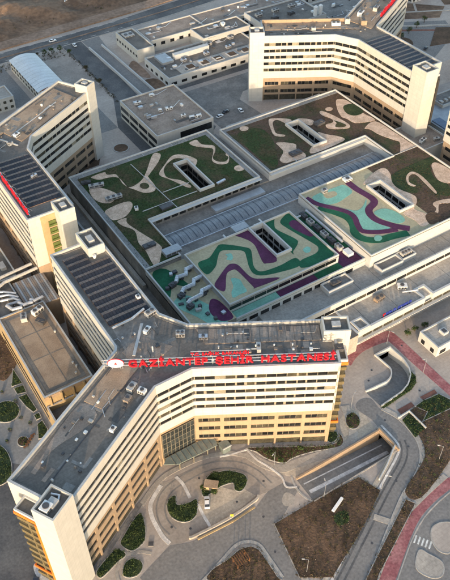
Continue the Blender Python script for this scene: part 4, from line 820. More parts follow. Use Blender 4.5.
g_nw = volume('garden_deck', [(84, 213, 153.5, 257), (84, 187.5, 99.5, 213)], 0.0, ZD - 0.1, 'garden_roof', ZD, [WELLS['nw']], 'concrete_dark')  # dark wall colour stands for shade on the podium's west side
g_ne = volume('garden_deck', [(158.5, 213, 227, 253.5), (212, 194, 227, 213)], 0.0, ZD - 0.1, 'garden_roof_brown', ZD, [WELLS['ne']])
g_se = volume('garden_deck', [(196.5, 148, 227, 194)], 0.0, ZD - 0.1, 'garden_roof_brown', ZD)
c2d = volume('play_deck', [(160, 148, 196.5, 194)], 0.0, ZD - 0.1, 'rubber_tan', ZD, [WELLS['c2']])
c1d = volume('play_deck', [(100.5, 155, 150, 187)], 0.0, ZD - 0.1, 'rubber_tan', ZD, [WELLS['c1']])
parapet([(84, 187.5), (99.5, 187.5), (99.5, 213), (153.5, 213), (153.5, 257), (84, 257)], ZD - 0.3, 18.15)
parapet([(158.5, 213), (212, 213), (212, 194), (160, 194), (160, 148), (227, 148), (227, 253.5), (158.5, 253.5)], ZD - 0.3, 18.15)
parapet([(100.5, 155), (150, 155), (150, 187), (100.5, 187)], ZD - 0.3, 18.25)
for r, z in (((84.45, 187.9, 86.7, 256.5), .03), ((86.7, 254.2, 153.1, 256.5), .034), ((158.95, 251.0, 226.5, 253.1), .03), ((151.2, 213.5, 153.0, 254.2), .026), ((158.95, 213.5, 160.4, 251.0), .026)): MB().box(r[0], r[1], ZD - .05, r[2], r[3], ZD + z + .1).build('edge_walk', 'paving_grey', PD)
for k in range(9): MB().box(90 + k * 7.3, 254.3, ZD + .135, 90.2 + k * 7.3, 256.45, ZD + .2).build('edging', 'parapet', PD)
# light wells
for k, h in WELLS.items():
    q = [(h[0], h[1]), (h[2], h[1]), (h[2], h[3]), (h[0], h[3])]
    r = MB().ring(inset(q, -0.12), inset(q, 0.5), ZD - 0.4, 18.7).build('well_rim', 'parapet_white', PD)
    MB().box(h[0] - 0.2, h[1] - 0.2, 5.0, h[2] + 0.2, h[3] + 0.2, 5.2).build('well_floor', 'roof_dark', PD)
    for z in (7, 10.2, 13.4):
        for x in (h[0] + 0.06, h[2] - 0.06):
            for j in range(5):
                y = h[1] + (h[3] - h[1]) * (j + 0.5) / 5; ubox('window', 'glass_dark', (x, y, z + 1.1), (0, 1), (h[3] - h[1]) / 5 - 0.6, 0.1, 2.0, PD)
        for j in range(2):
            x = h[0] + (h[2] - h[0]) * (j + 0.5) / 2; ubox('window', 'glass_dark', (x, h[3] - 0.06, z + 1.1), (1, 0), (h[2] - h[0]) / 2 - 0.5, 0.1, 2.0, PD)
MB().ring([(166, 254.4), (222, 254.4), (222, 259.6), (166, 259.6)], inset([(166, 254.4), (222, 254.4), (222, 259.6), (166, 259.6)], 0.5), 3.0, 14.2).build('service_wall', 'parapet_white', PD); MB().box(166.5, 254.9, 11.6, 221.5, 259.1, 12.0).build('service_deck', 'concrete_dark', PD)
# street with the barrel skylight
volume('roof', [(99.5, 187.5, 100.5, 213), (100.5, 187.2, 159.8, 212.9), (159.8, 194, 212, 212.9)], 0.0, 13.3, 'concrete_dark', 13.4, (), 'concrete')
volume('roof', [(153.6, 213, 158.4, 257)], 0.0, 13.9, 'concrete_dark', 14.0, (), 'concrete')
sk = MB(); n = 10; xa, xb = 101.5, 210.5; prof = [(196.0 + 9.0 * (k / n), 13.9 + 1.05 * math.sin(math.pi * k / n)) for k in range(n + 1)]
sk.box(xa, 195.8, 13.4, xb, 196.1, 14.0); sk.box(xa, 204.9, 13.4, xb, 205.2, 14.0)
SKY = sk.build('skylight', 'galv', PD)
bay = 3.1; nb = int((xb - xa) / bay); bay = (xb - xa) / nb
V = []; Fc = []
for x in (0.12, bay - 0.12): V += [(x, y, z) for y, z in prof]
Fc = [(k, k + 1, n + 2 + k, n + 1 + k) for k in range(n)]
mp = MB().add(V, Fc).mesh('skylight_panel'); mp.materials.append(MAT['metal_blue'])
V = [(x, y, z + 0.06) for x in (1.3, 1.7) for y, z in prof[1:-1]]; Fc = [(k, k + 1, n - 1 + k + 1, n - 1 + k) for k in range(n - 2)]
ms = MB().add(V, Fc).mesh('skylight_slit'); ms.materials.append(MAT['metal_slit'])
for k in range(nb):
    o = link('panel', mp, SKY); o.location = (xa + k * bay, 0, 0)
    o = link('glass_strip', ms, SKY); o.location = (xa + k * bay, 0, 0)
rb = MB(); x = 0.0
for (ya, za), (yb, zb) in zip(prof, prof[1:]):
    rb.add([(x - 0.06, ya, za + 0.07), (x + 0.06, ya, za + 0.07), (x + 0.06, yb, zb + 0.07), (x - 0.06, yb, zb + 0.07), (x - 0.06, ya, za - .2), (x + 0.06, ya, za - .2), (x + 0.06, yb, zb - .2), (x - 0.06, yb, zb - .2)], [(0, 1, 2, 3), (0, 4, 5, 1), (1, 5, 6, 2), (2, 6, 7, 3), (3, 7, 4, 0)])
mr_ = rb.mesh('skylight_rib'); mr_.materials.append(MAT['metal_roof'])
for k in range(nb + 1): o = link('rib', mr_, SKY); o.location = (xa + k * bay, 0, 0)
for x in (xa, xb):
    m = MB(); m.add([(x, y, z) for y, z in prof] + [(x, 205, 13.4), (x, 196, 13.4)], [tuple(range(n + 3))]); m.build('skylight_end', 'metal_blue', SKY)
# glazed north side of the street
for k in range(14):
    x = 102.4 + k * 3.7
    if x > 151: break
    ubox('window', 'glass_dark' if k % 4 else 'glass_mid', (x + 1.5, 212.95, 15.6), (1, 0), 2.7, 0.12, 2.2, PD)
MB().box(99.6, 211.3, 17.2, 153.4, 213.0, 17.55).build('eave', 'parapet_white', PD)
MB().box(158.6, 211.6, 16.9, 211.9, 213.0, 17.3).build('eave', 'parapet_white', PD)
MB().box(127, 206.5, 13.4, 152, 210.5, 14.6).build('low_roof', 'metal_roof', PD)
# corridor between the decks, duct terrace, front terraces
volume('terrace', [(150, 150.5, 160, 187.2)], 0.0, 13.4, 'rubber_green', 13.5, (), 'parapet_white')
volume('terrace', [(84, 150.5, 100.5, 187.5)], 0.0, 15.5, 'rubber_tan', 15.6, (), 'concrete_dark')  # west wall continues in the same colour darkened for shade
volume('terrace', [(100.5, 150.5, 150, 155)], 0.0, 13.9, 'rubber_green', 14.0, (), 'parapet_white')
def patch(poly, m, z, sm=True, name='rubber_patch'):
    return MB().prism(smooth(poly) if sm else poly, z - 0.1, z).build(name, m, PD)
patch([(150.1, 151), (159.9, 151), (159.9, 160), (154, 163), (150.1, 159)], 'rubber_purple', 13.55, False)
patch([(101, 150.8), (120.5, 150.8), (120.5, 154.8), (101, 154.8)], 'rubber_teal', 14.04, False); patch([(120.6, 150.8), (138, 150.8), (138, 154.8), (120.6, 154.8)], 'rubber_purple', 14.04, False)
patch([(85, 168), (91, 170), (96, 160), (98, 151.5), (92, 151.2), (89, 158)], 'rubber_teal', 15.64); patch([(99.8, 160.5), (97.5, 163), (94, 158), (95, 152), (99.8, 151.4)], 'rubber_purple', 15.66)
patch([(85.2, 172), (90, 177), (95, 172), (92, 186), (86, 186)], 'rubber_green', 15.63)
MB().strip([(84.3, 187.4), (84.3, 150.8), (149.8, 150.8), (159.7, 150.8)], 0.5, 13.0, 14.9).build('parapet', 'parapet_white', PD)
MB().strip([(84.28, 187.4), (84.28, 151.2)], 0.56, 14.9, 17.9).build('parapet', 'parapet_white', PD)
for k in range(11): ubox('window', 'glass_dark', (103 + k * 4.9, 150.45, 12.0), (1, 0), 3.6, 0.12, 1.7, PD)
for k in range(9): ubox('window', 'glass_dark', (103 + k * 5.4, 154.93, 16.1), (1, 0), 5.1, 0.14, 1.5, PD)
# stepped roofs on the south-east side
volume('terrace_roof', [(110, 139, 240, 150.5)], 0.0, 10.9, 'concrete', 11.0, (), 'parapet_white')
MB().box(110, 138.4, 7.0, 240, 139.0, 13.4).build('terrace_wall', 'parapet_white', PD)
for k in range(26): ubox('window', 'glass_mid' if k % 5 == 2 else 'glass_dark', (111 + k * 5 + 2.2, 138.38, 10.2), (1, 0), 4.7, 0.12, 1.5, PD)
volume('terrace_roof', [(136, 127, 240, 138.4)], 0.0, 7.9, 'concrete', 8.0, (), 'parapet_white')
volume('terrace_roof', [(84, 133, 110, 150.5), (110, 125, 136, 139)], 0.0, 8.8, 'roof_dark', 8.9, (), 'concrete') 
volume('terrace_roof', [(69.2, 146, 84, 258)], 0.0, 8.9, 'concrete_dark', 9.0, (), 'concrete')
MB().box(77.5, 146, 9, 78.3, 257, 10.0).build('parapet', 'parapet', PD); MB().box(82.2, 187, 9, 83.6, 257, 11.0).build('terrace_wall', 'concrete', PD)
MB().strip([(136.3, 139), (136.3, 126.3), (168.8, 126.3), (168.8, 131.5), (173.5, 131.5), (173.5, 126.4), (240, 126.4)], 0.9, 6.5, 9.0).build('parapet', 'parapet_white', PD)
MB().box(136, 125.0, 4.0, 240, 127.0, 4.3).build('canopy', 'parapet_white', PD)
for k in range(20): ubox('window', 'glass_dark', (139 + k * 5 + 2.2, 126.95, 2.2), (1, 0), 4.4, 0.14, 3.0, PD)
for k in range(20): ubox('window', 'glass_mid', (139 + k * 5 + 2.2, 125.82, 5.6), (1, 0), 4.2, 0.1, 1.2, PD)
q = [(137.2, 126.0), (142.2, 126.0), (142.2, 131.4), (137.2, 131.4)]
parapet(q, 6.9, 9.5, 0.7); MB().prism(inset(q, 0.7), 6.8, 7.0).build('roof', 'concrete_dark', PD)
for k in range(6): MB().box(144 + k * 14, 127.4, 8.002, 144.15 + k * 14, 138.2, 8.05).build('seam', 'concrete_dark', PD)
for k in range(9): MB().box(150 + k * 9.5, 139.2, 11.002, 150.15 + k * 9.5, 147.8, 11.05).build('seam', 'concrete_dark', PD)
# paint on the play decks and gravel paths on the gardens
for k, m in (('c1green', 'rubber_green'), ('c1greenR', 'rubber_green'), ('c1greenL', 'rubber_green'), ('c1purpB', 'rubber_purple'), ('c1purpT', 'rubber_purple'), ('c1purpL', 'rubber_purple'), ('c1teal1', 'rubber_teal'), ('c1teal2', 'rubber_teal'), ('c1teal3', 'rubber_teal'),
             ('c2teal1', 'rubber_teal'), ('c2teal2', 'rubber_teal'), ('c2teal3', 'rubber_teal'), ('c2tan1', 'rubber_tan'), ('c2tealsp', 'rubber_teal')):
    lim = (101.1, 155.6, 149.4, 186.4) if k[:2] == 'c1' else (160.6, 148.6, 196.4, 193.4)
    q = [(min(max(x, lim[0]), lim[2]), min(max(y, lim[1]), lim[3])) for x, y in smooth(P[k])]
    patch(q, m, ZD + (0.06 if 'purp' in k else 0.055 if 'tan' in k else 0.13 if 'sp' in k else 0.04 if 'teal' in k else 0.02) + 0.001 * (len(k) % 5) + (0.012 if k[-1] in 'R2' else 0.024 if k[-1] in 'L3' else 0), False)
for k, w, z in (('c2lineC', 3.4, 0.075), ('c2lineA', 3.1, 0.091), ('c2lineB', 2.4, 0.105)):
    q = [(min(max(x, 160.6), 196.4), min(max(y, 148.6), 193.3)) for x, y in smooth_line(P[k], 6)]; MB().strip(q, w, ZD, ZD + z).build('rubber_patch', 'rubber_green' if k[-1] == 'C' else 'rubber_purple', PD)
PATHS = {}
for k in ('nwP1', 'nwP2', 'nwP3', 'nwP4', 'nwP5', 'nwP6', 'neQ1', 'neQ3', 'neQ4', 'neQ4b', 'neQ5', 'neQ6', 'neQ7', 'seQ8', 'sePath1', 'sePath2', 'sePath3'):
    q = smooth(P[k]); lim = (84.6, 188, 152.9, 256.4) if k[0:2] == 'nw' else (159.1, 194.6, 226.4, 252.9) if k[:2] == 'ne' else (176, 148.6, 226.4, 193.8)
    q = q if area(q) > 0 else q[::-1]; q = inset(q, 0.28 if k not in ('seQ8', 'neQ7', 'neQ4') else 0.0); q = [(min(max(x, lim[0]), lim[2]), min(max(y, lim[1]), lim[3])) for x, y in q]; PATHS[k] = q
    patch(q, 'gravel_path', ZD + 0.08, False, 'gravel_path')
x, y = P['nwLine'][4]; PATHS['o1'] = ellipse(x, y, 2.4, 2.2); x, y = P['nwLine'][5]; PATHS['o2'] = ellipse(x, y, 2.2, 2.0); x, y = P['nwLine'][6]; PATHS['o3'] = ellipse(x, y, 1.9, 1.6)
for k in ('o1', 'o2', 'o3'): patch(PATHS[k], 'gravel_path', ZD + 0.08, False, 'gravel_path')
x, y = P['nwLine'][7]; isl = [ellipse(x, y, 1.9, 2.3), smooth(P['neQ5h']), smooth(P['neQ6h'])]
for q, m in zip(isl, ('garden_roof', 'garden_roof', 'lawn')): patch(q, m, ZD + 0.14, False, 'planted_island')
patch(P['neGreen'], 'garden_roof', ZD + 0.03, True, 'planted_island'); patch([(192.5, 150.2), (196, 149.6), (200, 151.5), (199, 155.5), (194.5, 155)], 'soil', ZD + 0.12, True, 'planted_island'); patch(P['seGrass'], 'lawn', ZD + 0.05, True, 'planted_island'); patch(ellipse(222.5, 182.5, 2.4, 1.8), 'lawn', ZD + 0.14, False, 'planted_island')
for a, b in (((111.3, 251.8), (113.2, 214.2)), ((113.2, 226.3), (126, 226.3)), ((100, 219.5), (125.8, 219.3)), ((205, 194.4), (226.3, 194.2)), ((212.8, 194.4), (212.8, 212.8)), ((174, 213.8), (174, 217))):
    MB().strip([a, b], 0.3, ZD - 0.02, ZD + 0.22).build('edging', 'parapet', PD)
ex = [q for q in PATHS.values()] + [[(h[0] - .5, h[1] - .5), (h[2] + .5, h[1] - .5), (h[2] + .5, h[3] + .5), (h[0] - .5, h[3] + .5)] for h in WELLS.values()]
def turf(rects, dens, m, h, parent):
    vf = []
    for r in rects:
        p = scatter([(r[0], r[1]), (r[2], r[1]), (r[2], r[3]), (r[0], r[3])], dens, ex)
        nz = np.sin(p[:, 0] * .31 + 1.3 * np.sin(p[:, 1] * .23)) + np.sin(p[:, 1] * .37 + p[:, 0] * .11); p = p[nz + rng.normal(size=len(p)) * .5 > -0.6]
        vf.append(leaf_mass(np.c_[p, np.full(len(p), ZD + 0.1)], 0.32, h, 5, 0.13))
    stuff(leaf_obj('turf', vf, m, parent))
turf([(85, 213.8, 153, 256), (85, 188, 99, 213)], 1.6, 'leaf', 0.16, g_nw); turf([(159, 213.8, 226, 253), (212.5, 194.5, 226, 213)], 1.3, 'leaf_dry', 0.16, g_ne); turf([(197, 148.8, 226, 193.5)], 1.1, 'leaf_dry', 0.16, g_se)
turf([(197, 170, 226, 193)], 0.5, 'leaf', 0.2, g_se)
# ---------------------------------------------------------------- neighbouring buildings
def flat_building(name, label, rect, z0, zt, wallm='white_panel', roofm='roof_gravel', par=0.8, rows=(), sides='SWE', wmat='glass_dark', pier=0.5, bay=4.0, cat='building', holes=()):
    x0, y0, x1, y1 = rect; B = thing(name, label, cat, ((x0 + x1) / 2, (y0 + y1) / 2, z0)); q = [(x0, y0), (x1, y0), (x1, y1), (x0, y1)]
    MB().prism(q, z0, zt - par).build('wall', wallm, B); MB().ring(q, inset(q, 0.45), zt - par, zt).build('parapet', wallm, B)
    MB().prism(inset(q, 0.45), zt - par + 0.002, zt - par + 0.06).build('roof', roofm, B)
    MB().ring(inset(q, -0.05), inset(q, 0.5), zt + 0.001, zt + 0.09).build('coping', 'parapet', B)
    for (za, zb) in rows:
        for s in sides:
            a, b, d, no = {'S': ((x0, y0), (x1, y0), (1, 0), (0, -1)), 'N': ((x0, y1), (x1, y1), (1, 0), (0, 1)), 'W': ((x0, y0), (x0, y1), (0, 1), (-1, 0)), 'E': ((x1, y0), (x1, y1), (0, 1), (1, 0))}[s]
            L = math.hypot(b[0] - a[0], b[1] - a[1]); k = max(1, round(L / bay)); st = L / k
            for j in range(k):
                c = (a[0] + d[0] * st * (j + .5), a[1] + d[1] * st * (j + .5)); w = ubox('window', wmat, (c[0] + no[0] * 0.0, c[1] + no[1] * 0.0, (za + zb) / 2), d, st - pier, 0.16, zb - za, B)
    return B
AX = flat_building('annex_building', 'low annex with brown gravel roof left of the front block', (29.6, 155.4, 46.8, 197), 0, 14.0, 'ochre_panel', 'roof_gravel', 0.4, rows=[(2, 4), (6, 8)], sides='WS', bay=5)
MB().ring([(31.2, 157), (45.2, 157), (45.2, 195.5), (31.2, 195.5)], inset([(31.2, 157), (45.2, 157), (45.2, 195.5), (31.2, 195.5)], 1.2), 13.66, 13.72).build('gutter', 'roof_dark', AX)
for y in (172, 184): MB().box(32.5, y, 13.66, 44.5, y + 0.3, 13.71).build('seam', 'roof_dark', AX)
MB().box(38.6, 158.5, 13.66, 38.85, 194, 13.705).build('seam', 'roof_dark', AX)
MB().box(29.6, 155.1, 12.6, 46.8, 155.4, 14.0).build('fascia', 'beige_panel', AX)
for x in (31, 35, 39, 43): MB().box(x, 154.6, 9.6, x + 0.6, 155.1, 13.8).build('column', 'ochre_panel', AX)
A2 = flat_building('annex_building', 'small ochre annex wing with a sunk dark deck behind the front block', (29.6, 147.4, 40.0, 155.05), 0, 9.6, 'ochre_panel', 'roof_dark', 2.6)
MB().box(33, 149.5, 7.06, 35, 151, 8.6).build('roof_hatch', 'unit_white', A2); MB().box(36.5, 149.0, 7.06, 38.6, 153, 7.9).build('plinth', 'concrete', A2)
WH = flat_building('plant_hall', 'dark roofed plant hall beside the striped metal roof', (29.8, 197.2, 40, 216), 0, 13.6, 'ochre_panel', 'roof_dark', 0.7)
WN = flat_building('service_wing', 'low dark roofed service wing along the left block at the left edge', (29.8, 216.3, 44.2, 268), 0, 13.0, 'ochre_panel', 'roof_dark', 0.7, rows=[(6, 8)], sides='E', bay=6)
MB().box(33.5, 219, 12.37, 34.3, 262, 12.9).build('cable_tray', 'parapet', WN); MB().box(40, 222, 12.37, 42, 226, 13.8).build('roof_box', 'unit_grey', WN)
ST = thing('metal_shed', 'hall with a rusty striped metal roof beside the front block rear wing', 'building', (45, 203, 0))
MB().box(40.3, 196, 0, 52.6, 211, 13.2).build('wall', 'beige_panel', ST)
for k in range(15):
    m = MB(); x = 40.4 + k * 0.81; m.add([(x, 195.8, 13.6), (x + 0.72, 195.8, 13.6), (x + 0.72, 211.2, 14.4), (x, 211.2, 14.4), (x, 195.8, 13.2), (x + 0.72, 195.8, 13.2), (x + 0.72, 211.2, 13.2), (x, 211.2, 13.2)], [(0, 1, 2, 3), (0, 4, 5, 1), (1, 5, 6, 2), (2, 6, 7, 3), (3, 7, 4, 0)])
    m.build('roof_sheet', 'rust_roof' if k % 3 != 1 else 'metal_roof', ST)
SQ = flat_building('square_building', 'square white office building with dark window strips and vents on its roof', (133.5, 268.5, 164.5, 307.0), GN, 15.0, 'white_panel', 'roof_brown', 0.7, rows=[(6.5, 8.4), (10.4, 12.6)], sides='WE', bay=9.5, pier=1.0)
MB().box(146, 268.42, 9.6, 163.5, 268.6, 13.0).build('window', 'glass_dark', SQ)
LG = flat_building('long_building', 'long low white building with a row of windows near the main road', (179, 361, 300, 378.5), GN, 12.0, 'white_panel', 'roof_brown', 0.6, rows=[(8.2, 10.0)], sides='S', bay=6, pier=3.4)
MB().box(179.6, 361.6, 11.47, 180.0, 378, 12.4).build('step_wall', 'parapet_white', LG); MB().box(216, 361.6, 11.47, 216.4, 378, 12.2).build('step_wall', 'parapet', LG)
BL = flat_building('corner_block', 'white square block at the left end of the long building', (168, 354, 178.7, 381), GN, 12.6, 'white_panel', 'roof_dark', 0.7, rows=[(8, 9.4)], sides='W', bay=3.4, pier=1.6)
CB = flat_building('court_building', 'low grey building with blue roof strips and square skylights', (169, 320.5, 232, 348), GN, 10.4, 'parapet_white', 'roof_dark', 0.8, rows=[(6, 7.5)], sides='SW', bay=6, pier=3.0)
MB().box(178, 322, 9.67, 231, 331, 9.9).build('blue_deck', 'concrete', CB)
for k in range(5):
    x = 183 + k * 9; s = MB().box(x, 323.6, 9.9, x + 5.4, 328.8, 10.3).build('skylight', 'parapet', CB); MB().box(x + 0.5, 324.1, 10.3, x + 4.9, 328.3, 10.36).build('glazing', 'soil', s)
MB().box(183, 338, 9.67, 205, 341, 12.4).build('roof_house', 'parapet_white', CB); MB().box(174, 336, 9.67, 181, 346, 11.0).build('roof_house', 'metal_roof', CB)
B1 = flat_building('rear_building', 'pale low building left behind the rear block', (206, 345.5, 238, 360.5), GN, 13, 'white_panel', 'roof_dark', 0.7, rows=[(8, 10)], sides='S', bay=5, pier=2)
B2 = flat_building('rear_building', 'wide dark roofed building behind the rear block roof', (242, 330, 282, 358), GN, 15, 'parapet_white', 'roof_dark', 0.8, rows=[(9, 11)], sides='SW', bay=6, pier=2)
B3 = flat_building('rear_building', 'white flat building right behind the rear block centre', (284, 322, 318, 352), GN, 12, 'parapet_white', 'concrete_dark', 0.8)
B4 = flat_building('rear_annex', 'low pale annex with roof units between the rear block and the right edge block', (234.5, 196.5, 252, 217.5), 0, 11, 'parapet_white', 'roof_brown', 0.8, rows=[(4, 6)], sides='W', bay=4, pier=1)
MB().box(258.5, 206, 0, 285, 230, 8.0).build('wall', 'parapet_white', tag(bpy.data.objects.new('side_block', None), 'low grey block with a small blue roof panel at the right edge', 'building'))
bc = bpy.data.objects['side_block']; COL.objects.link(bc); MB().box(258, 205.6, 8.0, 285.4, 230.4, 8.5).build('roof', 'metal_roof', bc); MB().box(259, 206.4, 8.5, 264, 216, 8.9).build('roof_panel', 'blue_sheet', bc)
KI = flat_building('kiosk_building', 'small white building with grey roof at the right beside the red path', (158.6, 107.2, 182, 116.6), 0, 5.0, 'parapet_white', 'concrete', 0.6, rows=[(0.6, 2.6)], sides='SW', bay=6, pier=3, cat='building')
v = MB().box(164.6, 110.6, 4.42, 167.0, 113.2, 5.7).build('roof_hatch', 'parapet_white', KI); MB().box(165.0, 111.0, 5.7, 166.6, 112.8, 5.76).build('grille', 'dark_steel', v)
LS = flat_building('garden_house', 'small white two storey house at the left edge', (82, 345, 92, 357.5), GN, 12.5, 'white_panel', 'concrete', 0.6, rows=[(6.2, 7.6), (9.4, 10.8)], sides='ES', bay=3, pier=1.8, wmat='glass_mid')
# shed with a shallow curved roof
SH0 = thing('barrel_shed', 'long white shed with a pale curved metal roof by the road', 'shed', (112, 364, GN)); a0, a1, b0, b1 = 104.8, 119.6, 344, 384.5
MB().box(a0, b0, GN, a1, b1, 11.0).build('wall', 'white_panel', SH0)
n = 10; pr = [(a0 - 0.4 + (a1 - a0 + 0.8) * k / n, 11.0 + 1.7 * math.sin(math.pi * k / n)) for k in range(n + 1)]
for j in range(12):
    y0_, y1_ = b0 - 0.5 + (b1 - b0 + 1) * j / 12, b0 - 0.5 + (b1 - b0 + 1) * (j + 1) / 12 - 0.12
    m = MB(); m.add([(x, y, z) for y in (y0_, y1_) for x, z in pr], [(k, k + 1, n + 2 + k, n + 1 + k) for k in range(n)]); m.build('roof_sheet', 'shed_roof', SH0)
for y, mm in ((b0 - 0.02, 'brick_paver'), (b1 + 0.02, 'white_panel')):
    m = MB(); m.add([(x, y, z) for x, z in pr] + [(a1, y, 11.0), (a0, y, 11.0)], [tuple(range(n + 3))]); m.build('gable', mm, SH0)
for k in range(10):
    for z in (6.2, 8.8):
        ubox('window', 'glass_mid', (a0 - 0.02, b0 + 2 + k * 4, z + 0.8), (0, 1), 2.4, 0.12, 1.5, SH0)
# ---------------------------------------------------------------- roof equipment
def duct(label, pts, w, m='galv', flanges=True):
    t = thing('ventilation_duct', label, 'duct', pts[0]); g = MB()
    for a, b in zip(pts, pts[1:]):
        a, b = Vector(a), Vector(b); d = b - a
        if abs(d.z) > 0.8 * d.length: g.box(a.x - w / 2, a.y - w / 2, min(a.z, b.z) - w / 2, a.x + w / 2, a.y + w / 2, max(a.z, b.z) + w / 2)
        else: g.tube([a - d.normalized() * w * 0.35, b + d.normalized() * w * 0.35], w * 0.62, 8)
    g.build('body', m, t)
    if flanges:
        g = MB()
        for a, b in zip(pts, pts[1:]):
            a, b = Vector(a), Vector(b); L = (b - a).length
            for s in np.arange(1.2, L, 1.8):
                c = a + (b - a) * (s / L); e = (b - a).normalized() * 0.06; g.tube([c - e, c + e], w * 0.70, 8)
        if g.v: stuff(g.build('flange', m, t))
    for a, b in zip(pts, pts[1:]):
        c = (Vector(a) + Vector(b)) / 2; g = MB().box(c.x - w * .5, c.y - w * .5, pts[0][2] - w - 0.8, c.x + w * .5, c.y + w * .5, c.z - w * 0.4); g.build('support', 'dark_steel', t)
    return t
def ahu(label, c, d, L, W, Hh, z, m='unit_grey', fans=1):
    t = thing('air_unit', label, 'air unit', (c[0], c[1], z)); d = Vector(d).normalized(); n = Vector((-d.y, d.x)); c = Vector(c)
    MB().obox(c, d, L * 0.96, W * 0.96, z, z + 0.25).build('base', 'dark_steel', t)
    b = MB().obox(c, d, L, W, z + 0.25, z + Hh).build('casing', m, t)
    MB().obox(c, d, L + 0.1, W + 0.1, z + Hh, z + Hh + 0.1).build('lid', m, b)
    for s in range(3): p = c + d * (L * (s - 1) / 3.2) - n * (W / 2 + 0.02); MB().obox(p, d, L / 4, 0.05, z + 0.5, z + Hh - 0.2).build('louvre', 'dark_steel', b)
    for k in range(fans):
        p = c + d * (L * ((k + 0.5) / fans - 0.5)); r = min(L / fans, W) * 0.36
        MB().tube([(p.x, p.y, z + Hh + 0.1), (p.x, p.y, z + Hh + 0.4)], r, 12).build('fan_cowl', 'dark_steel', t)
    return t
def vent(label, x, y, z, h=1.0, r=0.35, m='unit_white', group=None):
    t = thing('roof_vent', label, 'vent', (x, y, z), group); MB().tube([(x, y, z), (x, y, z + h)], r, 8).build('pipe', m, t); MB().tube([(x, y, z + h), (x, y, z + h + 0.25)], [r * 1.5, r * 1.2], 8).build('cap', m, t); return t
RZ = ZT - 0.52
# front block
f = local(CF, 90)
ahu('grey air unit at the near end of the front block solar rows', (66.0, 147.0), (1, 0.2), 3.2, 2.0, 1.7, RZ, 'unit_grey', 2)
ahu('pale roof unit near the bend behind the word GAZIANTEP', (61.8, 141.2), (0.8, 0.5), 2.6, 1.4, 1.4, RZ, 'unit_white')
ahu('dark ringed unit on the brown roof behind the big sign', (69.5, 134.5), (0.86, -0.5), 2.6, 1.9, 1.5, RZ, 'unit_grey', 2)
duct('round grey duct along the front block solar rows', [(53.5, 147.5, RZ + 1), (60, 147.8, RZ + 1), (65, 149.5, RZ + 1)], 0.6)
ahu('tan roof unit below the white oval emblem', (47.8, 124.2), (0.86, 0.5), 3.0, 1.8, 1.6, RZ, 'unit_grey', 1)
ahu('white roof unit beside the front facade edge below the emblem', (49.6, 121.4), (0.5, -0.86), 2.2, 1.6, 1.6, RZ, 'unit_white', 1)
ahu('brown box unit on the left wing roof next to two others', (45.0, 121.4), (0.86, 0.5), 2.4, 1.6, 1.2, RZ, 'roof_brown', 1)
ahu('small white unit with legs on the left wing roof by the facade edge', (37.0, 114.4), (0.86, 0.5), 1.7, 1.3, 1.3, RZ, 'unit_white', 1)
ahu('grey air unit on the brown strip near the small red letters', (86.2, 117.2), (0.5, 0.86), 3.0, 1.2, 1.5, RZ, 'unit_grey', 1)
ahu('grey air unit at the inner corner of the front block roof', (74.6, 129.6), (0.86, -0.5), 2.6, 1.4, 1.4, RZ, 'galv', 1)
ahu('dark unit beside the right stair tower of the front block', (106.3, 104.4), (0.86, -0.5), 2.4, 2.2, 1.2, RZ, 'dark_steel', 1)
ahu('stair roof unit on the left stair tower', (12.6, 100.4), (0.86, 0.5), 2.6, 2.4, 1.3, 42.95, 'unit_white', 1)
duct('pipe bend on the left stair tower roof', [(15.2, 103.2, 43.6), (16.6, 101.8, 43.6), (15.8, 100.6, 43.6)], 0.4, 'galv', False)
for k in range(6):
    p = local(CF, -30)(20 + k * 5.5, -0.6); vent('%s small vent pipe from the left behind the big red letters' % ORD[k], p.x, p.y, RZ, 0.7, 0.18, group='vents behind the sign')
g = thing('pipe_cluster', 'tangle of thin pipes and struts below the word GAZIANTEP', 'pipes', (56, 128, RZ))
for k in range(9):
    a = (53 + random.uniform(0, 5), 125 + random.uniform(0, 5)); MB().tube([(a[0], a[1], RZ + 0.3), (a[0] + random.uniform(-1, 2), a[1] + random.uniform(1, 3), RZ + random.uniform(0.3, 1.2))], 0.13, 6).build('pipe', 'galv' if k % 2 else 'dark_steel', g)
m = MB().box(59.2, 133.0, RZ, 59.5, 133.3, RZ + 2.6).build('post', 'unit_white', g)
# solar wing side
vent('white roof cowl beside the first solar row of the front block', 63.0, 180.5, RZ, 0.9, 0.5)
ahu('pale unit among the solar rows near the near end', (66.3, 155.5), (0, 1), 1.6, 1.2, 1.0, RZ, 'unit_white')
# left block
f = local(CL, 30); p = f(8, -3); ahu('pale unit at the bend of the left block roof', (p.x, p.y), dirv(30), 2.6, 1.6, 1.4, RZ, 'unit_white')
p = f(2, -4.5); ahu('small round topped unit near the left block solar rows', (p.x, p.y), dirv(-60), 1.8, 1.8, 1.3, RZ, 'unit_grey'); p = f(5, 4); ahu('flat ochre unit on the left block roof', (p.x, p.y), dirv(30), 4.0, 1.4, 0.8, RZ, 'roof_gravel')
ahu('pale blue unit among the left block solar rows', (63.5, 234.4), (1, 0.3), 2.4, 0.9, 1.3, RZ, 'galv'); p = f(-1, -1); duct('bent pale duct on the left block roof centre', [(p.x, p.y, RZ + .9), (p.x - 3, p.y - 2, RZ + .9), (p.x - 3, p.y - 6, RZ + .9)], 0.6, 'galv')
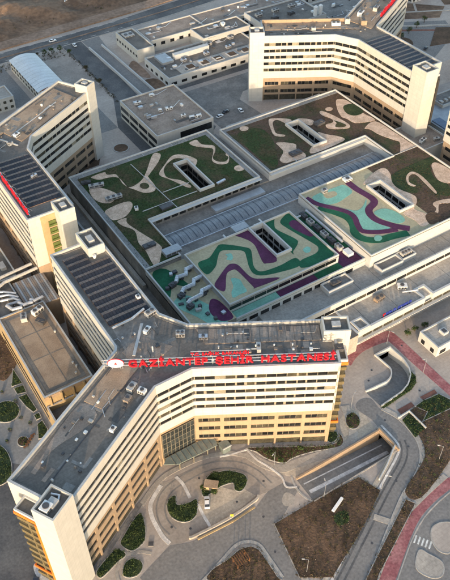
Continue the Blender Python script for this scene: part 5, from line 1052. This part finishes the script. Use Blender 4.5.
# rear block
f = local(CK, 150); p = f(22, 2); ahu('small pale unit on the left wing of the rear block roof', (p.x, p.y), dirv(150), 2.2, 1.4, 1.6, RZ, 'unit_grey')
p = f(10, -3); ahu('white roof unit at the centre of the rear block roof', (p.x, p.y), dirv(150), 4.5, 2.0, 1.6, RZ, 'unit_white', 2); p = f(4, -5); ahu('tall grey unit behind the white unit on the rear block', (p.x, p.y), dirv(150), 2.5, 2.2, 2.6, RZ, 'unit_grey')
p = f(-4, -4); ahu('tan unit at the junction of the rear block wings', (p.x, p.y), dirv(60), 4.0, 3.0, 2.4, RZ, 'roof_gravel', 2); f = local(CK, 30); p = f(14, 3); ahu('pale unit on the far wing roof of the rear block', (p.x, p.y), dirv(30), 4.0, 2.4, 2.2, RZ, 'unit_white', 2)
p = f(24, -2); ahu('grey twin fan unit further along the far wing of the rear block', (p.x, p.y), dirv(30), 5.0, 2.2, 2.0, RZ, 'unit_grey', 2)
# podium: duct terrace left of the painted deck
for k, (y, lab) in enumerate(((179.5, 'upper'), (173.0, 'middle'), (166.5, 'lower'))):
    duct('%s silver bent duct entering the left wall of the painted deck' % lab, [(100.2, y + 1.0, 17.2), (97.4 - k * .5, y + 0.8, 17.2), (96.0 - k * .4, y - 1.6 + k * .4, 17.2), (92.4 - k, y - 1.2, 17.2), (91.0 - k, y - 2.9 + .5 * k, 17.2)], 1.25)
    ahu('dark grey unit at the tail of the %s silver duct' % lab, (89.2, y - 3.2), (1, 0.2), 2.6, 1.8, 1.4, 15.65, 'dark_steel', 1)
for k in range(14):
    rr = random.Random(k + 40); x, y = rr.uniform(86.5, 98), rr.uniform(153, 186); MB().obox((x, y), (1, rr.uniform(-.4, .4)), rr.uniform(.8, 2.2), rr.uniform(.6, 1.4), 15.6, 15.7 + rr.uniform(.4, 1.3)).build('roof_box', rr.choice(['dark_steel', 'galv', 'unit_grey', 'dark_steel']), PD)
ahu('flat grey hatch house at the corner of the skylight street', (97.6, 191.2), (1, 0), 7.0, 3.6, 1.6, ZD, 'metal_roof', 0)
ahu('dark plant box on the garden near the skylight', (109.5, 216.6), (1, 0.05), 5.5, 2.4, 1.0, ZD, 'dark_steel', 0)
ahu('long grey unit on the upper gravel blob of the garden roof', (91.5, 245.0), (1, -0.25), 6.5, 1.6, 1.3, ZD + .08, 'unit_grey', 2); ahu('dark slab unit beside the long grey unit on the upper gravel blob', (88.8, 249.5), (1, -0.3), 4.0, 1.6, 1.0, ZD + .08, 'dark_steel', 1)
ahu('long grey unit on the lower gravel blob of the garden roof', (94.0, 233.5), (1, -0.1), 7.0, 1.8, 1.3, ZD + .08, 'unit_grey', 3); ahu('white vent box on the dark strip of the left garden roof', (98.5, 222.0), (0.3, 1), 1.8, 1.4, 1.2, ZD, 'unit_white', 1)
ahu('brown box on the left garden edge near the ducts', (92.0, 199.0), (1, 0), 5.0, 2.2, 1.0, ZD + .08, 'dark_steel', 1)
ahu('dark slab unit on the right garden gravel patch', (176.8, 219.0), (1, 0), 5.6, 3.0, 1.0, ZD + .08, 'dark_steel', 2); ahu('dark crate unit behind the right garden light well', (201.0, 233.0), (1, 0.1), 5.0, 3.0, 1.2, ZD, 'dark_steel', 2)
ahu('pale roof pipes by the left garden light well', (137.5, 219.0), (1, 0.15), 4.5, 1.0, 0.8, ZD, 'galv', 0)
# boxes around the skylight street and corridor
ahu('glass hatch house between the skylight and the painted deck', (128.0, 190.0), (1, 0), 6.5, 3.8, 4.0, 13.4, 'metal_roof', 0)
duct('white bent pipe left of the glass hatch house', [(117.5, 189.0, 15.2), (121, 189.0, 15.2), (121, 191.2, 15.2)], 0.6, 'unit_white', False); duct('white bent pipe right of the glass hatch house', [(134.2, 189.0, 16.0), (138, 189.0, 16.0), (138, 191.0, 16.0)], 0.6, 'unit_white', False)
for k in range(6):
    ahu('%s grey unit in the corridor between the painted decks' % ['first', 'second', 'third', 'fourth', 'fifth', 'sixth'][k], (155.6, 184.5 - k * 4.6), (0, 1), 3.4, 2.0, 1.8, 13.55, 'unit_grey' if k % 2 else 'dark_steel', 2)
duct('long silver duct in the corridor between the painted decks', [(158.2, 186, 15.2), (158.2, 163, 15.2)], 0.9); duct('short silver duct across the corridor between the painted decks', [(151, 184.8, 15.0), (154, 184.8, 15.0)], 0.7)
ahu('white frame box at the front end of the corridor', (156.6, 157.0), (0, 1), 3.6, 2.6, 1.6, 13.55, 'unit_white', 0)
ahu('grey box unit at the skylight end of the right painted deck', (170, 189.6), (1, 0), 2.4, 1.8, 1.6, ZD, 'unit_grey', 1); ahu('square hatch between the skylight and the right painted deck', (183.5, 191.0), (1, 0), 3.6, 2.4, 1.2, ZD, 'unit_white', 1)
# south-east terraces
def tray(label, x0, y0, x1, y1, z, h, m='parapet_white'):
    t = thing('roof_housing', label, 'roof housing', ((x0 + x1) / 2, (y0 + y1) / 2, z)); q = [(x0, y0), (x1, y0), (x1, y1), (x0, y1)]
    MB().ring(q, inset(q, 0.4), z, z + h).build('wall', m, t); MB().prism(inset(q, 0.4), z, z + h - 0.7).build('deck', 'concrete_dark', t); return t
tray('long white roof housing below the right painted deck', 161.5, 142.6, 172.4, 147.2, 11.0, 2.6); tray('short white roof housing with units next to the long one', 172.8, 143.4, 179.8, 147.6, 11.0, 2.4)
ahu('twin fan unit inside the short white roof housing', (176.2, 145.6), (1, 0), 4.5, 2.0, 1.4, 12.7, 'unit_grey', 3)
tray('white roof housing below the left painted deck', 137.6, 144.8, 149.4, 149.8, 11.0, 2.2); ahu('dark unit inside the housing below the left painted deck', (143, 147.4), (1, 0), 4.0, 1.6, 1.2, 12.5, 'dark_steel', 2)
ahu('tan equipment box on the lower terrace', (154.5, 135.2), (1, 0.1), 4.2, 2.0, 1.4, 8.0, 'roof_gravel', 2); ahu('pale equipment frame on the lower terrace right of the tan box', (166.0, 135.4), (1, -0.6), 3.6, 2.2, 1.6, 8.0, 'unit_white', 1)
duct('thin pipe run on the lower terrace', [(164, 132.8, 9), (169.6, 130.6, 9)], 0.4, 'unit_white', False)
BS = thing('roof_sign', 'row of dark blue letter blocks with a red first mark on the lower terrace', 'sign', (156, 127.6, 8.0)); bx = 149.5
for k in range(11):
    w = random.uniform(0.7, 1.1); g = MB(); g.box(bx, 127.2, 8.3, bx + w * .32, 127.5, 10.0); g.box(bx + w * .32, 127.22, 8.3 if k % 2 else 9.55, bx + w, 127.48, 8.75 if k % 2 else 10.0)
    if k % 3: g.box(bx + w * .68, 127.19, 8.75, bx + w, 127.51, 10.0)
    g.build('letter', 'letter_red' if k == 0 else 'letter_blue', BS); bx += w + 0.35 + (0.7 if k in (4,) else 0)
MB().box(149, 127.5, 8.0, 163.5, 127.75, 8.4).build('rail', 'galv', BS)
# annex roof equipment on the left
duct('upper pale duct bridging the plant hall towards the left block', [(30.5, 213.5, 15.5), (38, 215.5, 15.5), (50.0, 216.5, 15.5)], 1.0, 'unit_grey'); duct('lower pale duct bridging the plant hall towards the left block', [(30.5, 209.0, 15.2), (38, 212.6, 15.2), (51.0, 213.6, 15.2)], 1.0, 'unit_grey')
ahu('rounded pale tank unit on the plant hall', (33.4, 212.0), (1, 0.2), 4.0, 2.0, 2.0, 13.0, 'unit_white', 1); ahu('blue grey crate on the plant hall edge', (31.4, 204.6), (1, 0), 2.0, 1.6, 1.2, 13.0, 'galv', 1)
for k in range(3): duct('%s elbow duct beside the striped roof' % ['left', 'middle', 'right'][k], [(34.5 + k * 4.2, 200.5 - k * 0.8, 15.0), (35.5 + k * 4.2, 197.8, 15.0), (38.5 + k * 4.2, 197.2 + 0.4 * k, 15.0)], 1.0, 'galv')
for k in range(4): duct('%s silver branch duct crossing the plant hall roof' % ['first', 'second', 'third', 'fourth'][k], [(31.0 + k * 1.3, 211.0 - k * 3.2, 14.6), (36.0 + k, 208.6 - k * 2.6, 14.6), (39.5, 205.5 - k * 2.4, 14.6)], 0.75, 'galv')
ahu('white box unit on the gravel annex roof end', (42.8, 192.6), (1, 0.35), 4.2, 2.0, 2.0, 13.66, 'unit_white', 2); ahu('tan box unit on the gravel annex roof end', (37.4, 192.0), (0.3, 1), 3.2, 2.2, 2.0, 13.66, 'unit_grey', 2); ahu('grey frame unit on the annex gravel roof', (41.8, 187.4), (0.5, -0.8), 3.4, 1.8, 1.3, 13.66, 'dark_steel', 2)
for k, (x, y) in enumerate(((44.2, 180.4), (43.6, 164.0), (44.0, 162.0), (42.6, 159.4))): vent('%s short pipe vent on the annex gravel roof' % ['far', 'middle', 'third', 'nearest'][k], x, y, 13.66, 0.7, 0.3, 'unit_grey', 'vents on the annex roof')
# square building roof
for k, (x, y, L) in enumerate(((140, 300, 3.2), (149, 303, 1.6), (146, 288, 1.6), (150.5, 287, 3.4), (153, 277.5, 2.2), (157.5, 273.8, 6.0))): ahu('%s pale unit on the square office roof' % ['far left', 'far small', 'middle small', 'middle long', 'near', 'nearest long'][k], (x, y), (1, -0.2), L, 1.3, 1.3, 14.37, 'unit_white', 1 if L > 2 else 0)
ahu('grey ring unit on the corner block roof', (172.5, 374), (1, 0), 6, 5, 1.0, 11.97, 'unit_grey', 2); ahu('small units on the roof annex behind the rear block', (240, 203), (1, 0.3), 4, 1.8, 1.4, 10.26, 'unit_white', 2); ahu('second pale unit on the low annex by the right edge', (246.5, 200.5), (1, -0.3), 3, 1.4, 1.2, 10.26, 'unit_grey', 1)
for k in range(6): ahu('%s grey unit on the low building with skylights' % ['leftmost', 'second', 'third', 'fourth', 'fifth', 'rightmost'][k], (186 + k * 7.3, 334 + (k % 2) * 9), (1, 0), 3.0, 2.0, 1.4, 9.67, 'unit_grey' if k % 2 else 'galv', 1)
for k, (x, y, w, dd, zt, lab) in enumerate(((322, 330, 22, 12, 10, 'low grey store furthest right behind the rear block'), (352, 330, 14, 9, 9, 'small grey store beside the planted squares at the top right'), (266, 240, 10, 6, 9, 'small pale cabin on the road right of the rear block'), (272, 222, 16, 10, 10, 'grey technical cabin below the rear block at the right edge'))):
    B = flat_building('service_building', lab, (x, y, x + w, y + dd), GN - 5 if y < 250 else GN, zt, 'parapet_white', 'concrete_dark', 0.5, rows=[(zt - 3.4, zt - 1.8)], sides='SW', bay=4, pier=2)
    for j in range(4): MB().box(x + 1 + j * w / 5, y + 2, zt - .44, x + 2.6 + j * w / 5, y + 4, zt + .6).build('roof_box', 'unit_grey', B)
for k in range(2): tag(MB().tube([(276 + k * 3.6, 333, 14.2), (276 + k * 3.6, 333, 19.5), (276 + k * 3.6, 333, 20.2)], [1.3, 1.3, 0.5], 14).build('storage_tank', 'unit_white'), '%s white round tank behind the rear block roof' % ['left', 'right'][k], 'tank')
for k in range(5): ahu('%s dark unit on the wide dark roof behind the rear block' % ['first', 'second', 'third', 'fourth', 'fifth'][k], (247 + k * 6, 350 - (k % 2) * 8), (1, 0), 4.0, 2.6, 1.6, 14.26, 'dark_steel' if k % 2 else 'unit_grey', 2)
BK = [(CB, 172, 322, 230, 346, 9.66, 16), (B2, 244, 332, 280, 356, 14.26, 14), (B1, 208, 347, 236, 359, 12.36, 8), (LG, 182, 363, 298, 377, 11.46, 18), (B3, 286, 324, 316, 350, 11.26, 10), (SQ, 136, 271, 162, 305, 14.36, 12)]
for (B, x0, y0, x1, y1, z, n) in BK:
    rr = random.Random(int(x0))
    for k in range(n):
        x, y = rr.uniform(x0, x1 - 3), rr.uniform(y0, y1 - 2); w, dd = rr.uniform(.6, 3.2), rr.uniform(.5, 2.0)
        MB().box(x, y, z, x + w, y + dd, z + rr.uniform(.3, 1.5)).build('roof_box', rr.choice(['unit_white', 'unit_grey', 'dark_steel', 'galv', 'metal_roof']), B)
        if k % 2: MB().box(x, y - 2, z - .02, x + rr.uniform(2, 9), y - 2 + rr.uniform(.5, 3), z + 0.02 + k * .003).build('membrane_patch', rr.choice(['patch_light', 'patch_dark', 'concrete_dark']), B)
        if k % 3 == 0: MB().tube([(x, y, z + .3), (min(x1, x + rr.uniform(3, 10)), y, z + .3), (min(x1, x + 10), min(y1, y + 4), z + .3)], 0.16, 5).build('pipe', 'galv', B)
# ---------------------------------------------------------------- street things
def lamp(label, x, y, z, hgt=8.0, ang=0.0):
    t = thing('street_lamp', label, 'lamp', (x, y, z)); MB().tube([(x, y, z), (x, y, z + 0.5), (x, y, z + hgt)], [0.11, 0.07, 0.05], 6).build('pole', 'galv', t)
    e = (x + math.cos(ang) * 1.5, y + math.sin(ang) * 1.5); a = MB().tube([(x, y, z + hgt - 0.1), (*e, z + hgt + 0.2)], 0.035, 5).build('arm', 'galv', t); MB().obox(e, (math.cos(ang), math.sin(ang)), 0.8, 0.3, z + hgt + 0.12, z + hgt + 0.28).build('lamp_head', 'unit_grey', a)
for lab, x, y, an in (('street lamp on the edge of the sunk service ramp', 89.5, 84.4, 1.2), ('street lamp at the bottom corner of the brown soil bed', 70.6, 68.2, 2.5), ('street lamp beside the white wall along the curved road', 106.4, 77.0, -0.8), ('street lamp on the pavement point in front of the front block', 83.2, 102.0, 3.6),
                     ('street lamp by the curved garage ramp', 149.8, 104.4, 3.0), ('street lamp at the red path corner by the terrace wall', 147.6, 121.4, -1.2), ('street lamp in the brown bed right of the curved road', 128.8, 75.0, 2.4), ('street lamp near the oval planter', 118.0, 106.0, 0.4)): lamp(lab, x, y, 0.05, 7.5, an)
def car(label, x, y, z, ang, m='car_white', L=4.3, W=1.75):
    t = thing('car', label, 'car', (x, y, z)); R = Matrix.Rotation(ang, 3, 'Z')
    def pt(a, b, c): v = R @ Vector((a, b, c)); return (x + v.x, y + v.y, z + v.z)
    def loft(secs, name, mm, par):
        g = MB(); k = len(secs[0]); g.add([pt(*p) for s in secs for p in s], [(i * k + j, i * k + (j + 1) % k, (i + 1) * k + (j + 1) % k, (i + 1) * k + j) for i in range(len(secs) - 1) for j in range(k)] + [tuple(range(k)), tuple((len(secs) - 1) * k + j for j in range(k))]); return g.build(name, mm, par)
    def sec(a, w, zb, zt): return [(a, -w, zb), (a, w, zb), (a, w * 1.02, (zb + zt) / 2), (a, w * 0.93, zt), (a, -w * 0.93, zt), (a, -w * 1.02, (zb + zt) / 2)]
    w = W / 2
    b = loft([sec(-L / 2, w * .86, .38, .78), sec(-L / 2 + .25, w * .97, .28, .92), sec(-.6, w, .25, .95), sec(.9, w, .25, .92), sec(L / 2 - .35, w * .95, .28, .76), sec(L / 2, w * .8, .36, .62)], 'body', m, t)
    cb = loft([sec(-L * .40, w * .80, .90, .95), sec(-L * .27, w * .84, .9, 1.38), sec(.25, w * .84, .9, 1.42), sec(L * .22, w * .82, .9, .96)], 'cabin', 'glass_dark', t)
    MB().add([pt(-L * .26, -w * .72, 1.40), pt(.22, -w * .72, 1.44), pt(.22, w * .72, 1.44), pt(-L * .26, w * .72, 1.40)], [(0, 1, 2, 3)]).build('roof', m, t)
    for a in (-L * .31, L * .31):
        for s in (-1, 1):
            wl = MB().tube([pt(a, s * w * .80, .32), pt(a, s * w * 1.0, .32)], .32, 12).build('wheel', 'tyre', t); MB().tube([pt(a, s * w * .98, .32), pt(a, s * w * 1.02, .32)], .18, 8).build('rim', 'galv', wl)
    for s in (-1, 1): MB().box(*[0] * 6) if False else MB().add([pt(L / 2 - .06, s * w * .55 - .18, .56), pt(L / 2 - .06, s * w * .55 + .18, .56), pt(L / 2 - .12, s * w * .55 + .18, .68), pt(L / 2 - .12, s * w * .55 - .18, .68)], [(0, 1, 2, 3)]).build('headlight', 'unit_white', t)
car('white car parked alone on the pale forecourt', 58.0, 102.0, 0.07, math.atan2(3.1, 1.7))
car('dark car on the asphalt at the left edge beside the front block', 3.8, 106.5, 0.05, 0.9, 'car_dark'); car('white car on the main road behind the white shed', 138, 405, GN + 0.05, 0.03); car('white van like car by the road fork', 146.6, 393, GN + 0.05, 1.5)
for k, (x, y, an) in enumerate(((176, 281, 0.2), (181, 283, 0.25), (188, 280, 1.4))): car('%s car in the yard beside the square office building' % ['white', 'dark', 'second white'][k], x, y, GN + 0.05, an, 'car_dark' if k == 1 else 'car_white')
for k, (x, y) in enumerate(((108, 316), (112, 314), (120, 322))): car('%s car parked by the left block stair tower' % ['dark', 'white', 'far dark'][k], x, y, GN + 0.05, 0.4, 'car_white' if k == 1 else 'car_dark')
for k in range(4): car('%s car from the left parked on the road right of the rear block' % ORD[k], 296 + k * 6.5, 268 + k * 3.6, GN + 0.05, 0.5, 'car_dark' if k % 2 else 'car_white')
def low_wall(label, pts, w, h, m, z=0): return tag(MB().strip(pts, w, z, z + h).build('low_wall', m), label, 'wall')
low_wall('curved pale low wall between the forecourt and the road', smooth_line(P['lowwall']), 0.7, 0.9, 'concrete'); low_wall('ochre strip standing for orange sunlight below the pale forecourt wall', offset_line([(49.5, 93.4), (61.1, 92.6), (69.6, 93.0)], 0), 0.5, 0.45, 'ochre_panel')  # ochre strip added where orange sunlight lies along the ramp edge
low_wall('white angled wall around the dark planted corner', P['wallR2'], 0.4, 0.9, 'parapet_white'); low_wall('white wall along the inner side of the curved road', [(120.2, 86.4), (113.2, 82.3), (107.6, 79.6)], 0.4, 1.1, 'parapet_white')
low_wall('white low wall in the brown soil bed', [(88.6, 78.9), (93.8, 80.9)], 0.9, 0.9, 'car_white')
t = thing('guard_box', 'small tan hut among the dark shrubs on the forecourt', 'hut', (61.9, 105.8, 0)); MB().obox((61.9, 105.8), (0.75, -0.66), 4.0, 2.4, 0, 2.3).build('wall', 'ochre_panel', t); MB().obox((61.9, 105.8), (0.75, -0.66), 4.4, 2.8, 2.3, 2.5).build('roof', 'roof_gravel', t); MB().obox((61.1, 104.8), (0.75, -0.66), 1.0, 0.1, 0, 1.9).build('door', 'dark_steel', t)
t = thing('yellow_post', 'bright yellow post on the pale forecourt wall', 'post', (61.0, 93.6, 0.9)); MB().tube([(61.0, 93.6, 0.9), (61.0, 93.6, 3.0)], 0.12, 6).build('pole', 'galv', t); MB().add([(61.0, 93.6, 3.1), (61.9, 93.1, 3.0), (61.9, 93.1, 1.9), (61.0, 93.6, 2.0), (61.05, 93.7, 3.1), (61.95, 93.2, 3.0), (61.95, 93.2, 1.9), (61.05, 93.7, 2.0)], [(0, 1, 2, 3), (7, 6, 5, 4), (0, 4, 5, 1), (2, 6, 7, 3), (1, 5, 6, 2), (3, 7, 4, 0)]).build('flag', 'yellow_paint', t)
t = thing('pergola', 'wooden slatted pergola in the planted bed at the bottom edge', 'pergola', (56.5, 80.2, 0))
for a, b in ((54.4, 79.4), (54.4, 81.8), (58.4, 79.4), (58.4, 81.8)): MB().box(a, b, 0, a + .2, b + .2, 2.5).build('post', 'wood_slat', t)
for k in range(7): MB().box(54.2 + k * 0.7, 79.0, 2.5, 54.4 + k * .7, 82.4, 2.7).build('slat', 'wood_slat', t)
for k in range(5):
    t = thing('bench', '%s brown slatted bench in the row on the left garden paving' % ORD[k], 'bench', (19.0 + k * 0.9, 151.3 + k * 0.75, 0), 'benches in the left garden'); x, y = 19.0 + k * .9, 151.3 + k * .75
    for j in range(3): MB().obox((x, y + j * 0.22 - .2), (1, 0.1), 1.7, 0.16, 0.42, 0.48).build('slat', 'wood_slat', t)
    for s in (-.7, .7): MB().obox((x + s, y), (0, 1), 0.6, 0.1, 0, 0.42).build('leg', 'dark_steel', t)
for k, (x, y) in enumerate(((20.4, 176.6), (21.8, 162.8), (23.6, 159.0), (17.0, 160.2), (22.9, 170.4), (14.6, 156.4))):
    t = thing('planter', '%s' % ['dark planter by the triangular lawn of the left garden', 'dark planter beside the round lawn of the left garden', 'dark planter by the square lawn beside the annex', 'dark planter between the round lawn and the benches', 'dark planter by the long lawn beside the annex', 'dark planter nearest the left edge of the garden'][k], 'planter', (x, y, 0), 'planters in the left garden'); MB().tube([(x, y, 0), (x, y, 0.7)], [0.45, 0.65], 10).build('pot', 'dark_steel', t); leaf_obj('plant', [leaf_mass([(x, y, 1.0)], 0.7, 0.5, 40, 0.16)], 'leaf', t)
t = thing('manhole_pad', 'dark square shaft cover on the forecourt pavement', 'shaft cover', (37.0, 99.0, 0)); MB().obox((37.2, 99.6), (0.8, -0.5), 1.6, 1.5, 0, 0.3).build('frame', 'concrete_dark', t); MB().obox((37.2, 99.6), (0.8, -0.5), 1.3, 1.2, 0.3, 0.36).build('lid', 'dark_steel', t)
# ---------------------------------------------------------------- trees and bushes
def tree(label, x, y, z, h, r, m='leaf', name='tree', group=None):
    t = thing(name, label, 'tree' if name == 'tree' else 'bush', (x, y, z), group); g = MB(); th = h * 0.45
    g.tube([(x, y, z), (x + .05, y, z + th * .5), (x, y + .05, z + th)], [0.14 * r, 0.1 * r, 0.07 * r], 6); cl = []
    for k in range(7):
        a = k * 2.4; e = Vector((x + math.cos(a) * r * .6, y + math.sin(a) * r * .6, z + h * random.uniform(.5, .9))); g.tube([(x, y, z + th * random.uniform(.6, 1)), tuple(e)], [0.06 * r, 0.02 * r], 5); cl.append(tuple(e))
    g.build('trunk', 'bark', t); cl += [(x + random.uniform(-.4, .4) * r, y + random.uniform(-.4, .4) * r, z + h * random.uniform(.6, .95)) for _ in range(4)]
    leaf_obj('crown', [leaf_mass(cl, r * .42, r * .36, 60, 0.16)], m, t)
sp = [('tallest roadside tree left of the road fork', 136.0, 389.5, 4.5, 1.9), ('second roadside tree left of the road fork', 131.5, 391.0, 3.8, 1.7), ('third roadside tree left of the road fork', 127.0, 390.5, 4.0, 1.7), ('fourth small roadside tree behind the white shed', 122.5, 391.5, 3.2, 1.4), ('tree at the rear corner of the shed yard', 139.5, 384.0, 3.6, 1.5), ('tree halfway along the shed yard edge', 139.6, 362.0, 3.2, 1.4), ('tree by the near end of the shed yard', 139.3, 344.0, 3.4, 1.5)]
for lab, x, y, h, r in sp: tree(lab, x, y, GN, h, r, 'leaf_dry' if h < 3.5 else 'leaf')
for k in range(7): tree('%s small tree in the planted ground right of the rear block' % ORD[k], 312 + (k % 4) * 9, 296 + (k // 4) * 26 + k * 3, GN, 4.0, 1.8, group='trees right of the rear block')
for lab, x, y, h, r in (('round bush at the left of the tan hut', 59.6, 106.6, 2.0, 1.2), ('round bush in front of the tan hut', 61.6, 103.6, 1.8, 1.0), ('dark bush behind the tan hut', 64.6, 108.4, 2.2, 1.3), ('bush at the tip of the soil bed before the front block', 85.6, 101.8, 1.8, 1.0), ('bush in the middle of the bed before the front block', 93.5, 102.0, 1.8, 1.1), ('bush beside the small white building by the red path', 157.0, 120.6, 2.4, 1.5), ('second bush behind the small white building', 161.0, 120.8, 2.2, 1.4), ('third bush behind the small white building', 165.4, 120.4, 2.2, 1.4)): tree(lab, x, y, 0.1, h, r, 'leaf', 'bush')
def edge_tufts(poly, z, n, m):
    q = np.array(resample(list(poly) + [poly[0]], n)) + rng.normal(size=(n, 2)) * 0.35; return leaf_mass(np.c_[q, np.full(n, z)], 0.45, 0.2, 6, 0.15)
SH_DRY += [edge_tufts(P['bed_g'], 0.2, 240, 0), edge_tufts(P['dirtR'], 0.2, 200, 0), edge_tufts(P['strip1'], 0.2, 160, 0), edge_tufts(P['bed_f'], 0.2, 120, 0), edge_tufts(P['bed_h'], 0.2, 120, 0)]
p = np.r_[scatter(P['bed_f'], 0.35), scatter(P['dirtR'], 0.10), scatter(P['grassR'], 0.25), scatter(P['bed_e'], 0.4), scatter(P['bed_a'], 0.35), scatter(P['bed_d'], 0.35), scatter(P['bed_b'], .3), scatter(P['bed_c'], .3)]
SH.append(leaf_mass(np.c_[p, np.full(len(p), 0.6)], 0.75, 0.55, 26, 0.15)); p = scatter(P['bed_g'], 0.08); SH_DRY.append(leaf_mass(np.c_[p, np.full(len(p), 0.4)], 0.6, 0.35, 16, 0.15))
g = MB()
for q, dn in ((P['dirtR'], 0.3), (P['bed_g'], 0.12), (P['strip1'], 0.4), (P['soilL'], 0.3)):
    for x, y in scatter(q, dn):
        r = random.uniform(.06, .2); a = random.uniform(0, 3); g.add([(x + r * math.cos(a + k * 1.57) * random.uniform(.7, 1.2), y + r * math.sin(a + k * 1.57), 0.2) for k in range(4)] + [(x, y, 0.2 + r * random.uniform(.7, 1.3))], [(0, 1, 4), (1, 2, 4), (2, 3, 4), (3, 0, 4)])
stuff(tag(g.build('stones', 'stone'), 'small pale stones strewn over the brown soil beds', 'stones'))
for k, (x, y) in enumerate(((66, 97.5), (49.5, 97.6), (45.0, 101.0), (77, 99), (60.5, 110.8), (70, 89), (82, 84.0), (66.5, 78), (112, 76.5), (124, 84), (124.5, 96), (92, 64.8), (135, 115), (152, 118), (143, 99), (131, 112), (10, 115), (20, 92))):
    struct(MB().tube([(x, y, 0.0), (x, y, 0.075)], 0.38, 12).build('manhole_cover', 'dark_steel'))
stuff(tag(leaf_obj('bed_shrubs', SH, 'leaf'), 'low dark green shrubs filling the planted beds', 'shrubs')); stuff(tag(leaf_obj('dry_shrubs', SH_DRY, 'leaf_dry'), 'sparse dry plants on the brown soil beds', 'plants'))
p = scatter([(93, 385), (122, 386), (140, 384), (140, 393), (60, 393)], 0.5); q = scatter([(138.6, 320), (140.4, 330), (140.6, 384), (138.8, 384)], 1.2); pp = np.r_[p, q]
stuff(tag(leaf_obj('verge_scrub', [leaf_mass(np.c_[pp, np.full(len(pp), GN + .3)], 0.8, 0.5, 10, 0.22)], 'leaf_dry'), 'olive scrub along the verge between shed and road', 'scrub'))
p = np.c_[rng.uniform(80, 330, 500), rng.uniform(428, 520, 500)]; stuff(tag(leaf_obj('field_scrub', [leaf_mass(np.c_[p, np.full(len(p), GN + 1.2)], 1.1, 0.6, 10, 0.3)], 'leaf_dry'), 'dry scrub scattered over the dirt field', 'scrub'))
for k, (x, y, m, lab) in enumerate(((150, 452, 'galv', 'blue grey'), (166, 449, 'unit_white', 'white'), (184, 446, 'unit_grey', 'pale'))):
    t = thing('rubble_pile', '%s pile of broken slabs on the dirt field' % lab, 'rubble', (x, y, GN + 1))
    for j in range(9): MB().obox((x + random.uniform(-2.5, 2.5), y + random.uniform(-1.5, 1.5)), (random.uniform(-1, 1), random.uniform(.1, 1)), random.uniform(1, 2.6), random.uniform(.6, 1.4), GN, GN + 1.2 + random.uniform(.3, 1.8)).build('slab', m, t)
